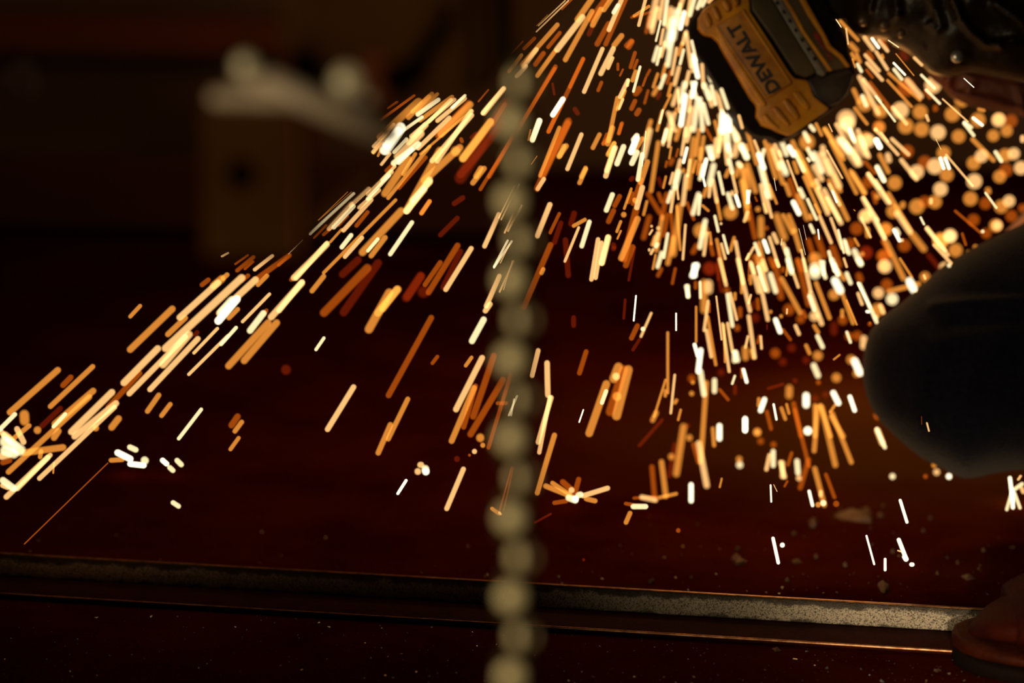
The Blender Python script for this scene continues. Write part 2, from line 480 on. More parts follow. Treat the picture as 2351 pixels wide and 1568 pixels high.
lm = chain_link_mesh()
for k in range(0, 17):
    y = 190 + k * 90.6
    o = bpy.data.objects.new('link', lm); C.objects.link(o); o.parent = chain
    off = 6 if k % 2 == 0 else -6
    o.location = point(1188 + off, y, ZC) - chain.location
    bm = bmesh.new()
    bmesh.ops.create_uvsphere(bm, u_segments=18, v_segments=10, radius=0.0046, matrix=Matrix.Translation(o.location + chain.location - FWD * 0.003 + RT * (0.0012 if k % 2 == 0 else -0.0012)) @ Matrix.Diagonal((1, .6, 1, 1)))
    child('link_glint', bm, M['bead'], chain, True)  # pale bump added in place of each link's blurred highlight
    o.rotation_euler = (TILT * 0, 0, math.radians(24 if k % 2 else -66) + random.uniform(-.12, .12))

# ------------------------------------------------------------------ angle iron
A = on_floor(0, 1374); B = on_floor(2190, 1506)
ax = (B - A).normalized(); nrm = Vector((-ax.y, ax.x, 0))
A2 = A - ax * 0.6; Lb = 0.6 + (B - A).length + 0.075
bar = empty('angle_iron', (A2 + ax * Lb / 2).to_tuple(), 'long scaly steel angle iron lying on the floor in front of the boot', 'steel bar')


def bar_part(name, prof, m):
    bm = bmesh.new(); segs = 60; rows = []
    for i in range(segs + 1):
        p = A2 + ax * (Lb * i / segs)
        rows.append([bm.verts.new(p + nrm * u + Vector((0, 0, v))) for u, v in prof])
    for i in range(segs):
        for j in range(len(prof)):
            q = (j + 1) % len(prof)
            bm.faces.new((rows[i][j], rows[i][q], rows[i + 1][q], rows[i + 1][j]))
    bm.faces.new(rows[0]); bm.faces.new(list(reversed(rows[-1])))
    bmesh.ops.recalc_face_normals(bm, faces=bm.faces)
    return bevel(child(name, bm, m, bar, True), 0.0008, 2)


T = 0.0035
bar_part('flat_flange', [(0, 0.0005), (0.044, 0.0005), (0.044, T), (0, T)], M['rust_bar'] if 'rust_bar' in M else mat('mill_scale_rust', (0.045, 0.006, 0.002), 0.7, 0, (0.028, 0.0035, 0.001), 70, 0.5, 400, 0.08))
bar_part('upright_flange', [(0.036, T + 0.0002), (0.044, T + 0.0002), (0.0435, 0.0175), (0.0405, 0.0175)], M['bar'])

M['edge'] = mat('spark_lit_edge', (0.55, 0.26, 0.10), 0.35, 0.6, (0.25, 0.09, 0.03), 150)  # spark light grazing the bar's edges, put into the strips' colour
bar_part('lit_edge', [(0.0405, 0.0174), (0.0435, 0.0174), (0.0433, 0.0181), (0.0407, 0.0181)], M['edge'])
bar_part('lit_edge', [(-0.0006, T - 0.0012), (0.0008, T - 0.0002), (0.0008, T + 0.0004), (-0.0002, T + 0.0002)], M['edge'])

# ------------------------------------------------------------------ person
person = empty('person', (0.60, 1.70, 0), 'person in navy trousers, dark leather sleeve and brown boot, kneeling and cutting', 'person')
V = [(.62, 1.86, .33), (.62, 1.83, .52), (.60, 1.80, .72), (.57, 1.79, .84), (.54, 1.785, .92), (.50, 1.78, .99), (.49, 1.78, 1.06),
     (.60, 1.96, .80), (.58, 2.02, .58), (.40, 1.95, .49), (.31, 1.90, .47),
     (.60, 1.63, .80), (.62, 1.60, .56), (.44, 1.66, .47), (.34, 1.68, .45),
     (.63, 1.93, .30), (.46, 1.80, .20), (.34, 1.74, .14), (.50, 1.78, .07), (.72, 1.84, .06), (.80, 1.85, .04),
     (.63, 1.76, .32), (.50, 1.60, .44), (.43, 1.52, .50), (.47, 1.50, .28), (.52, 1.485, .10), (.42, 1.482, .045)]
E = [(0, 1), (1, 2), (2, 3), (3, 4), (4, 5), (5, 6), (2, 7), (7, 8), (8, 9), (9, 10), (2, 11), (11, 12), (12, 13), (13, 14),
     (0, 15), (15, 16), (16, 17), (17, 18), (18, 19), (19, 20), (0, 21), (21, 22), (22, 23), (23, 24), (24, 25), (25, 26)]
R = [.11, .105, .12, .06, .045, .075, .06, .055, .042, .034, .022, .055, .042, .034, .022,
     .08, .065, .045, .042, .030, .028, .08, .065, .05, .045, .030, .025]
child('body', skin_mesh('body', V, E, R), M['skin'], person, True)
JV = V[:3] + V[7:10] + V[11:14]
# jacket on torso and upper arms
jv = [V[0], V[1], V[2], (.585, 1.79, .83), V[7], V[8], V[9], V[11], V[12], V[13], (.325, 1.905, .475), (.350, 1.678, .453)]
je = [(0, 1), (1, 2), (2, 3), (2, 4), (4, 5), (5, 6), (2, 7), (7, 8), (8, 9), (6, 10), (9, 11)]
child('leather_jacket', skin_mesh('leather_jacket', jv, je, [.125, .12, .135, .07, .07, .055, .05, .07, .055, .05, .040, .040]), M['leather'], person, True)
# head: hood worn down over the face
bm = bmesh.new(); bmesh.ops.create_uvsphere(bm, u_segments=28, v_segments=18, radius=0.125, matrix=Matrix.Translation((.49, 1.78, 1.03)) @ Matrix.Diagonal((0.95, 0.85, 1.15, 1)))
hood = child('welding_hood', bm, M['black'], person, True)
bm = bmesh.new(); box_bm(bm, (.378, 1.78, 1.04), (0.02, 0.11, 0.06)); bevel(child('visor', bm, M['steel'], hood), 0.004)
# near leg, foot planted in front
child('trouser_leg', skin_mesh('trouser_leg', [V[0], V[21], V[22], V[23], V[24], (.515, 1.487, .16)], [(0, 1), (1, 2), (2, 3), (3, 4), (4, 5)], [.13, .105, .09, .078, .066, .058]), M['denim'], person, True)
# kneeling leg: thigh folded over the calf, knee towards the sparks
knee = [(2351, 512), (2300, 536), (2230, 572), (2170, 608), (2125, 648), (2078, 690), (2030, 726), (2002, 758), (1989, 792), (1983, 832), (1984, 872),
        (1993, 912), (2011, 952), (2040, 986), (2075, 1018), (2112, 1048), (2152, 1070), (2190, 1090), (2212, 1098), (2245, 1096), (2300, 1084), (2380, 1078),
        (2550, 1085), (2760, 1095), (2950, 1060), (3080, 960), (3120, 780), (3080, 560), (2960, 400), (2780, 330), (2600, 370), (2460, 450)]
kr = [([(2140, 700), (2240, 692), (2351, 690), (2480, 684)], 12, 0.006), ([(2150, 790), (2300, 775), (2460, 800)], 26, 0.004),
      ([(2200, 860), (2351, 860), (2500, 880)], 22, 0.003), ([(2190, 740), (2351, 735)], 18, -0.004), ([(2080, 760), (2120, 860), (2110, 960)], 30, 0.002)]
child('kneeling_trouser_leg', puff(knee, 1.70, 0.072, kr, n=160, rings=44, center=(2330, 800), power=2.1, wob=0.0012), M['denim'], person, True)
child('far_trouser_leg', skin_mesh('far_trouser_leg', [V[0], V[15], V[16], (.40, 1.77, .165), (.52, 1.785, .085), (.70, 1.83, .075)], [(0, 1), (1, 2), (2, 3), (3, 4), (4, 5)], [.13, .105, .085, .06, .062, .05]), M['denim'], person, True)
# leather sleeve with snaps, upper right
sleeve = [(1943, -30), (1942, 20), (1944, 46), (1952, 62), (1968, 79), (1992, 87), (2030, 91), (2052, 103), (2082, 118), (2106, 136), (2122, 152), (2138, 166),
          (2166, 175), (2200, 173), (2232, 168), (2290, 178), (2360, 192), (2520, 215), (2700, 150), (2760, -60), (2620, -230), (2300, -300), (2080, -220), (1970, -110)]
sr = [([(2007, -60), (2001, 0), (1996, 22)], 7, 0.009), ([(2054, -60), (2056, 0), (2060, 34)], 8, 0.009), ([(2185, -60), (2188, 0), (2205, 42), (2232, 75), (2262, 100), (2295, 104)], 9, 0.010),
      ([(2130, -30), (2160, 60)], 10, 0.005), ([(2295, 104), (2330, 92)], 8, 0.006), ([(2135, 55), (2152, 72)], 7, 0.005), ([(2290, 10), (2360, 60)], 16, 0.006), ([(2020, 84), (2110, 110)], 14, 0.003)]
slv = child('leather_sleeve', puff(sleeve, 1.69, 0.045, sr, n=168, rings=44, center=(2250, -40), wob=0.002), M['leather'], person, True)
for (x, y, r) in ((1982, 47, 13), (2030, 58, 14), (2069, 76, 11), (2198, 129, 15.5)):
    c = point(x, y, 1.638 if x > 2100 else 1.655)
    bm = bmesh.new()
    q = (-FWD).to_track_quat('Z', 'Y').to_matrix().to_4x4(); rr = r / F * 1.65
    bmesh.ops.create_cone(bm, cap_ends=True, segments=28, radius1=rr, radius2=rr * 0.8, depth=0.003, matrix=Matrix.Translation(c) @ q)
    bmesh.ops.create_uvsphere(bm, u_segments=20, v_segments=10, radius=rr * 0.72, matrix=Matrix.Translation(c - FWD * 0.0015) @ q @ Matrix.Diagonal((1, 1, 0.35, 1)))
    st = child('snap', bm, M['stud'] if x > 2100 else M['dull'], slv, True)
    bm = bmesh.new(); tube_bm(bm, c, c + FWD * 0.03, rr * 0.5)
    tmp = bpy.data.meshes.new('t'); bm.to_mesh(tmp); bm.free()
flap = [(2118, 140), (2126, 160), (2140, 182), (2166, 203), (2184, 222), (2222, 241), (2262, 251), (2300, 256), (2351, 268), (2480, 300), (2600, 290), (2640, 210), (2520, 150), (2351, 150), (2240, 150), (2170, 148)]
fr2 = [([(2180, 176), (2176, 200), (2190, 226)], 7, 0.006), ([(2235, 180), (2225, 205)], 8, 0.004), ([(2190, 215), (2280, 232), (2380, 262)], 9, 0.004), ([(2340, 200), (2352, 262)], 10, 0.004)]
child('apron_edge', puff(flap, 1.735, 0.012, fr2, n=128, rings=26, center=(2330, 205)), M['redleather'], person, True)


# gloves closed round the grinder body, above the frame
def glove(palm, fing, side, nm='glove'):
    palm = Vector(palm)
    vs = [palm + Vector((0.055, 0, 0.0)), palm, palm + Vector((-0.035, 0, 0))]; es = [(0, 1), (1, 2)]; rs = [.034, .036, .034]
    for i in range(4):
        b = palm + Vector((-0.04, side * (0.032 - i * 0.021) * 1.0, 0.006)); ln = (0.9, 1.0, 0.95, 0.78)[i]
        ch = [b, b + Vector((-0.030 * ln, 0, 0.012)), b + Vector((-0.052 * ln, 0, -0.008)), b + Vector((-0.045 * ln, 0, -0.032))]
        s = len(vs); vs += ch; rs += [.011, .0105, .010, .009]; es += [(2, s), (s, s + 1), (s + 1, s + 2), (s + 2, s + 3)]
    s = len(vs); b = palm + Vector((0.005, side * 0.034, -0.006))
    vs += [b, b + Vector((-0.022, side * 0.016, -0.018)), b + Vector((-0.042, side * 0.008, -0.032))]; rs += [.013, .012, .010]
    es += [(1, s), (s, s + 1), (s + 1, s + 2)]
    child(nm, skin_mesh(nm, vs, es, rs, 2), M['leather'], person, True)


glove((.285, 1.90, .475), 0, -1)
glove((.300, 1.69, .455), 0, 1)

# boot at the lower right
bootn = empty('t', (0, 0, 0)); bpy.data.objects.remove(bootn)


def loft(sections, closed_ends=True):
    bm = bmesh.new(); rows = [[bm.verts.new(p) for p in s] for s in sections]; n = len(rows[0])
    for i in range(len(rows) - 1):
        for j in range(n):
            bm.faces.new((rows[i][j], rows[i][(j + 1) % n], rows[i + 1][(j + 1) % n], rows[i + 1][j]))
    if closed_ends:
        bm.faces.new(rows[0]); bm.faces.new(list(reversed(rows[-1])))
    bmesh.ops.recalc_face_normals(bm, faces=bm.faces)
    return bm


BO = Vector((on_floor(2199, 1520).x, on_floor(2351, 1585).y + 0.049, 0)); BA = math.radians(-3)
bx = Vector((math.cos(BA), math.sin(BA), 0)); by = Vector((-bx.y, bx.x, 0))


def boot_sec(t, hw, z0, z1, n=28, sq=2.4):
    out = []
    for i in range(n):
        a = 2 * math.pi * i / n; c, s = math.cos(a), math.sin(a)
        u = hw * math.copysign(abs(c) ** (2 / sq), c)
        v = (z0 + z1) / 2 + (z1 - z0) / 2 * math.copysign(abs(s) ** (2 / sq), s)
        out.append(BO + bx * t + by * u + Vector((0, 0, v)))
    return out


def outl(t, x=0.0):
    """half width of the foot outline at distance t from the toe"""
    k = min(1, t / 0.075); return (0.047 * math.sqrt(max(0, 1 - (1 - k) ** 2))) * (1 - 0.22 * max(0, min(1, (t - .09) / .1))) + x


secs = [boot_sec(t + 0.006, max(.004, outl(t) - 0.004), 0.018, zt) for t, zt in ((0.0, .023), (.004, .027), (.012, .033), (.022, .038), (.034, .042), (.046, .044))]
child('toe_cap', loft(secs), M['boot'], person, True)
secs = [boot_sec(t, outl(t) - hwd, 0.018, zt) for t, zt, hwd in ((.030, .0445, -.001), (.034, .0475, -.001), (.05, .056, -.001), (.07, .063, 0), (.10, .073, .001), (.13, .083, .002), (.16, .10, .003), (.20, .14, .004), (.24, .20, .006), (.275, .19, .006), (.29, .10, .012))]
child('boot_vamp', loft(secs), M['boot'], person, True)
secs = [boot_sec(t - 0.004, max(.004, outl(t, 0.004)), 0.011, 0.020, sq=4) for t in (0.0, .004, .012, .024, .04, .06, .09, .13, .17, .22, .27, .296)]
child('welt', loft(secs), M['welt'], person, True)
secs = [boot_sec(t - 0.003, max(.004, outl(t, 0.003)), 0.0, 0.0112, sq=5) for t in (0.0, .004, .012, .024, .04, .06, .09, .13, .17, .22, .27, .296)]
child('sole', loft(secs), M['sole'], person, True)
# toe of the kneeling foot, behind the frame
secs = [[Vector((.70 + t, 1.83 + .045 * math.cos(a) * k, .055 + .05 * math.sin(a) * k)) for a in (2 * math.pi * i / 20 for i in range(20))] for t, k in ((0, .9), (.06, 1), (.12, .95), (.17, .7), (.185, .3))]
child('kneeling_boot', loft(secs), M['boot'], person, True)

# ------------------------------------------------------------------ grinder with battery
K = 4.751
CV = Vector((.85, -.53))


def bp(cx, cy, off=0.0):
    px, py = 1560 + cx / K, cy / K
    v = (Vector((px, py)) - Vector((1745, 100))).dot(CV)
    return point(px, py, 1.655 + max(0, v) * 0.00016 + off)


gr = empty('angle_grinder', point(1790, -40, 1.69), 'cordless grinder with a yellow and black battery pack hanging over the sparks', 'power tool')
sil = [(390, 0), (300, 70), (200, 135), (130, 210), (97, 290), (90, 370), (112, 440), (160, 520), (280, 710), (400, 905), (520, 1080), (640, 1255), (700, 1350), (745, 1410), (800, 1455),
       (880, 1485), (960, 1490), (1020, 1500), (1040, 1525), (1080, 1540), (1120, 1530), (1145, 1503), (1210, 1497), (1260, 1460), (1340, 1420), (1450, 1340), (1600, 1230), (1740, 1135), (1835, 1045), (1870, 960), (1905, 860), (1922, 790),
       (1880, 680), (1842, 570), (1842, 480), (1815, 400), (1760, 300), (1700, 200), (1640, 100), (1560, -40), (1480, -220), (900, -330), (560, -160)]
bat = child('battery', slab_bm([bp(x, y, 0.006) for x, y in sil], 0.058), M['black'], gr, True)
bevel(bat, 0.005, 4)


def bpart(name, pts, m, off=0.0, th=0.006, bv=0.0012, label=None):
    o = child(name, slab_bm([bp(x, y, off) for x, y in pts], th), m, bat, True, label)
    return bevel(o, bv, 3)


bpart('yellow_cover', [(560, -160), (400, 0), (260, 100), (205, 200), (205, 300), (262, 378), (350, 392), (420, 450), (500, 600), (650, 850), (780, 1075), (848, 1150), (838, 1265), (900, 1365), (1000, 1400), (1080, 1440), (1200, 1482),
                       (1340, 1392), (1500, 1280), (1640, 1180), (1560, 1120), (1470, 1050), (1400, 870), (1255, 850), (1190, 770), (980, 440), (775, 125), (770, 0), (760, -200)], M['yellow'], 0.0, 0.010, 0.002)
bpart('name_plate', [(690, 105), (960, 520), (1215, 905), (1130, 965), (950, 1060), (860, 960), (600, 560), (400, 285), (540, 190)], M['plate'], -0.0012, 0.003, 0.0008)
for q in ([(690, 105), (1215, 905)], [(400, 285), (945, 1075)], [(400, 285), (690, 105)], [(945, 1065), (1215, 905)]):
    (ax0, ay0), (bx0, by0) = q; d = Vector((bx0 - ax0, by0 - ay0)).normalized(); n_ = Vector((-d.y, d.x)) * 9
    bpart('plate_border', [(ax0 + n_.x, ay0 + n_.y), (bx0 + n_.x, by0 + n_.y), (bx0 - n_.x, by0 - n_.y), (ax0 - n_.x, ay0 - n_.y)], M['yellow'], -0.0024, 0.003, 0.0006)
ribs = [[(1225, 1000), (1290, 985), (1380, 1085), (1425, 1180), (1380, 1200), (1300, 1120)], [(1110, 1090), (1165, 1070), (1260, 1180), (1310, 1285), (1265, 1300), (1180, 1210)],
        [(1000, 1180), (1050, 1150), (1140, 1260), (1215, 1360), (1165, 1372), (1070, 1290)], [(900, 1265), (940, 1235), (1000, 1310), (1090, 1395), (1040, 1400), (950, 1345)],
        [(262, 165), (300, 130), (345, 215), (350, 285), (310, 290), (270, 230)], [(345, 85), (385, 55), (430, 140), (455, 205), (405, 225), (370, 160)], [(450, 10), (500, -20), (545, 50), (560, 110), (515, 130), (480, 80)],
        [(560, -60), (620, -70), (650, 0), (650, 50), (610, 70), (580, 10)]]
for r_ in ribs: bpart('grip_rib', r_, M['yellow'], -0.003, 0.006, 0.0018)
bpart('edge_ridge', [(385, 300), (420, 300), (500, 430), (700, 740), (950, 1130), (925, 1160), (880, 1120), (660, 790), (470, 480)], M['yellow'], -0.0022, 0.004, 0.001)
bpart('side_panel', [(800, -180), (985, -40), (1010, 0), (1240, 370), (1480, 762), (1478, 800), (1385, 846), (1275, 808), (1000, 390), (795, 105), (785, 0)], M['olive'], 0.0005, 0.008, 0.0014)
bpart('slotted_rail', [(1010, -30), (1105, -30), (1330, 350), (1600, 815), (1560, 832), (1500, 800), (1490, 760), (1250, 370)], M['slot'], 0.0, 0.008, 0.001)
for (x, y) in ((1070, 30), (1140, 130), (1205, 228), (1270, 330), (1340, 435), (1410, 538), (1475, 642)):
    d = Vector((.53, .85)); n_ = Vector((.85, -.53))
    c4 = [Vector((x, y)) + d * a * 22 + n_ * b * 17 for a, b in ((-1, -1), (1, -1), (1, 1), (-1, 1))]
    bpart('rail_slot', [tuple(p) for p in c4], M['ink'], -0.0006, 0.002, 0.0003)
bpart('top_cover', [(1105, -30), (1320, -30), (1600, 420), (1850, 740), (1650, 775), (1600, 800), (1330, 350)], M['olive'], 0.001, 0.008, 0.001)
bpart('yellow_stripe', [(1118, -30), (1160, -30), (1262, 130), (1360, 330), (1480, 500), (1668, 770), (1630, 776), (1440, 500), (1330, 340), (1215, 130)], M['yellow'], -0.0008, 0.003, 0.0005)
bpart('yellow_stripe', [(1300, -30), (1360, -30), (1460, 150), (1590, 380), (1650, 500), (1770, 600), (1862, 725), (1820, 732), (1740, 630), (1610, 530), (1550, 390), (1400, 160)], M['yellow'], -0.0008, 0.003, 0.0005)
bpart('red_marking', [(1470, 340), (1500, 345), (1560, 450), (1620, 560), (1680, 640), (1660, 670), (1610, 600), (1520, 470), (1470, 390)], M['red'], -0.0003, 0.0015, 0.0002)
bpart('end_cap', [(1385, 862), (1480, 806), (1560, 836), (1650, 784), (1850, 740), (1908, 790), (1895, 860), (1835, 1030), (1740, 1120), (1640, 1165), (1560, 1110), (1478, 1050)], M['cap'], 0.0015, 0.012, 0.003)
# lettering
cu = bpy.data.curves.new('lettering', 'FONT'); cu.body = 'DEWALT'; cu.extrude = 0.02; cu.align_x = 'CENTER'; cu.align_y = 'CENTER'; cu.offset = 0.035
to = bpy.data.objects.new('lettering', cu); C.objects.link(to)
bpy.context.view_layer.update()
tm = bpy.data.meshes.new_from_object(to.evaluated_get(bpy.context.evaluated_depsgraph_get())); bpy.data.objects.remove(to)
xs = [v.co.x for v in tm.vertices]; ys = [v.co.y for v in tm.vertices]
wd, ht = max(xs) - min(xs), max(ys) - min(ys)
cc = Vector(((max(xs) + min(xs)) / 2, (max(ys) + min(ys)) / 2))
D_, T_ = Vector((1045, 1005)), Vector((570, 262)); rd = (T_ - D_); up_ = Vector((rd.y, -rd.x)).normalized() * 150
rd_len = rd
for v in tm.vertices:
    u = (v.co.x - cc.x) / wd; h = (v.co.y - cc.y) / ht
    q = (D_ + T_) / 2 + rd * u + up_ * h
    v.co = bp(q.x, q.y, -0.0014 - (0.0004 if v.co.z > 0 else -0.0004))
child('lettering', tm, M['ink'], bat, False, 'black brand lettering reading DEWALT')
# grinder body, guard and disc above the frame
g0 = point(1800, -60, 1.70); g1 = point(1560, -430, 1.84)
bm = bmesh.new(); tube_bm(bm, g0, g1, 0.031, 0.027, 28); body = child('motor_body', bm, M['black'], gr, True); bevel(body, 0.006, 3)
bm = bmesh.new(); tube_bm(bm, g1, g1 + (g1 - g0).normalized() * 0.055, 0.034, 0.030, 28); bevel(child('gear_head', bm, M['steel'], gr, True), 0.005, 3)
dc = g1 + (g1 - g0).normalized() * 0.04 - UP * 0.045
bm = bmesh.new(); tube_bm(bm, dc + FWD * 0.0, dc + FWD * 0.002, 0.0575, 0.0575, 48); child('cutting_disc', bm, M['rust'], gr, True)
bm = bmesh.new(); tube_bm(bm, dc + FWD * 0.006, dc + FWD * 0.010, 0.064, 0.064, 48); child('guard', bm, M['steel'], gr, True)
bm = bmesh.new()
box_bm(bm, point(1925, -12, 1.71), (0.022, 0.03, 0.034)); bevel(child('trigger_housing', bm, M['black'], gr, True), 0.006, 3)

# ------------------------------------------------------------------ chips and grit on the floor
def flake(name, pts, h, label, m='chip', group=None):
    """a small bent metal chip lying on the floor, outline given where it lies"""
    P = [on_floor(x, y) for x, y in pts]; c = sum(P, Vector()) / len(P)
    bm = bmesh.new(); n = len(P)
    lo = [bm.verts.new(p + Vector((0, 0, 0.0004))) for p in P]
    hi = [bm.verts.new(c + (p - c) * 0.9 + Vector((0, 0, h * (0.6 + 0.4 * math.sin(2.3 * i))))) for i, p in enumerate(P)]
    top = bm.verts.new(c + Vector((0, 0, h * 1.25)))
    for i in range(n):
        j = (i + 1) % n
        bm.faces.new((lo[i], lo[j], hi[j], hi[i])); bm.faces.new((hi[i], hi[j], top))
    bm.faces.new(list(reversed(lo)))
    bmesh.ops.recalc_face_normals(bm, faces=bm.faces)
    me = bpy.data.meshes.new(name); bm.to_mesh(me); bm.free(); me.transform(Matrix.Translation(-c))
    o = link(name, me, M[m], None, False); o.location = c
    return tag(o, label, 'metal chip', group)


flake('metal_flake', [(1913, 1187), (1950, 1177), (1985, 1176), (1992, 1170), (2000, 1178), (2003, 1196), (2000, 1202), (1965, 1199), (1930, 1194)], 0.004, 'largest pale metal flake, lying flat on the floor below the shower')
flake('metal_flake', [(2014, 1346), (2026, 1342), (2038, 1343), (2041, 1352), (2032, 1363), (2022, 1360)], 0.004, 'bent heart-shaped metal chip just above the angle iron')
flake('metal_flake', [(2206, 1325), (2225, 1322), (2240, 1330), (2220, 1334)], 0.002, 'thin dim chip on the floor below the knee, right of the heart-shaped chip')
flake('metal_flake', [(2142, 1541), (2155, 1537), (2162, 1541), (2150, 1545)], 0.001, 'tiny rust-brown sliver on the floor beside the boot welt')
flake('metal_flake', [(1772, 1491), (1785, 1489), (1794, 1495), (1780, 1499)], 0.0015, 'small chip on the near floor below the angle iron')
flake('metal_flake', [(1677, 1285), (1690, 1276), (1705, 1284), (1712, 1296), (1690, 1300)], 0.003, 'dark crumpled chip left of the glowing bead on the floor')
flake('metal_flake', [(1817, 1290), (1832, 1287), (1842, 1293), (1825, 1297)], 0.002, 'dull oval chip right of the glowing bead on the floor')
flake('metal_flake', [(1855, 1203), (1868, 1196), (1880, 1200), (1872, 1212), (1860, 1212)], 0.004, 'small rounded pale chip left of the largest flake')
chips = []
for i in range(20):
    x, y = random.uniform(1480, 2300), random.uniform(1160, 1345); s = random.uniform(3, 7)
    pts = [(x + s * math.cos(a) * random.uniform(.6, 1.3), y + s * .5 * math.sin(a) * random.uniform(.6, 1.2)) for a in (2 * math.pi * k / 6 for k in range(6))]
    chips.append(flake('metal_chip', pts, 0.0015 + s * 0.0002, 'tiny dull metal chip scattered on the floor under the shower', group='tiny metal chips scattered on the floor'))
chips.sort(key=lambda q: q.location.x / q.location.y)
ORDW = ['', 'second', 'third', 'fourth', 'fifth', 'sixth', 'seventh', 'eighth', 'ninth', 'tenth']
for i, o in enumerate(chips):
    j = min(i, len(chips) - 1 - i); side_ = 'left' if i < len(chips) / 2 else 'right'
    o['label'] = 'tiny dull chip on the floor under the shower, ' + (side_ + 'most' if j == 0 else ORDW[j] + ' from ' + side_)
bm = bmesh.new()
for i in range(1500):
    x, y = random.uniform(-100, 2450), random.triangular(1180, 1600, 1560)
    p = on_floor(x, y)
    if -0.003 < (p - A).dot(nrm) < 0.048: continue
    s = random.uniform(0.0003, 0.0011) * (0.6 + random.random() ** 3)
    vs = [bm.verts.new(p + Vector((random.uniform(-s, s), random.uniform(-s, s), random.uniform(0.0002, 1.4 * s)))) for _ in range(4)]
    for f in ((0, 1, 2), (0, 2, 3), (0, 3, 1), (1, 3, 2)): bm.faces.new([vs[q] for q in f])
me = bpy.data.meshes.new('metal_grit'); bm.to_mesh(me); bm.free()
tag(link('metal_grit', me, M['stud'], None, False), 'fine glinting metal grit spread over the dark floor', 'grit', kind='stuff')

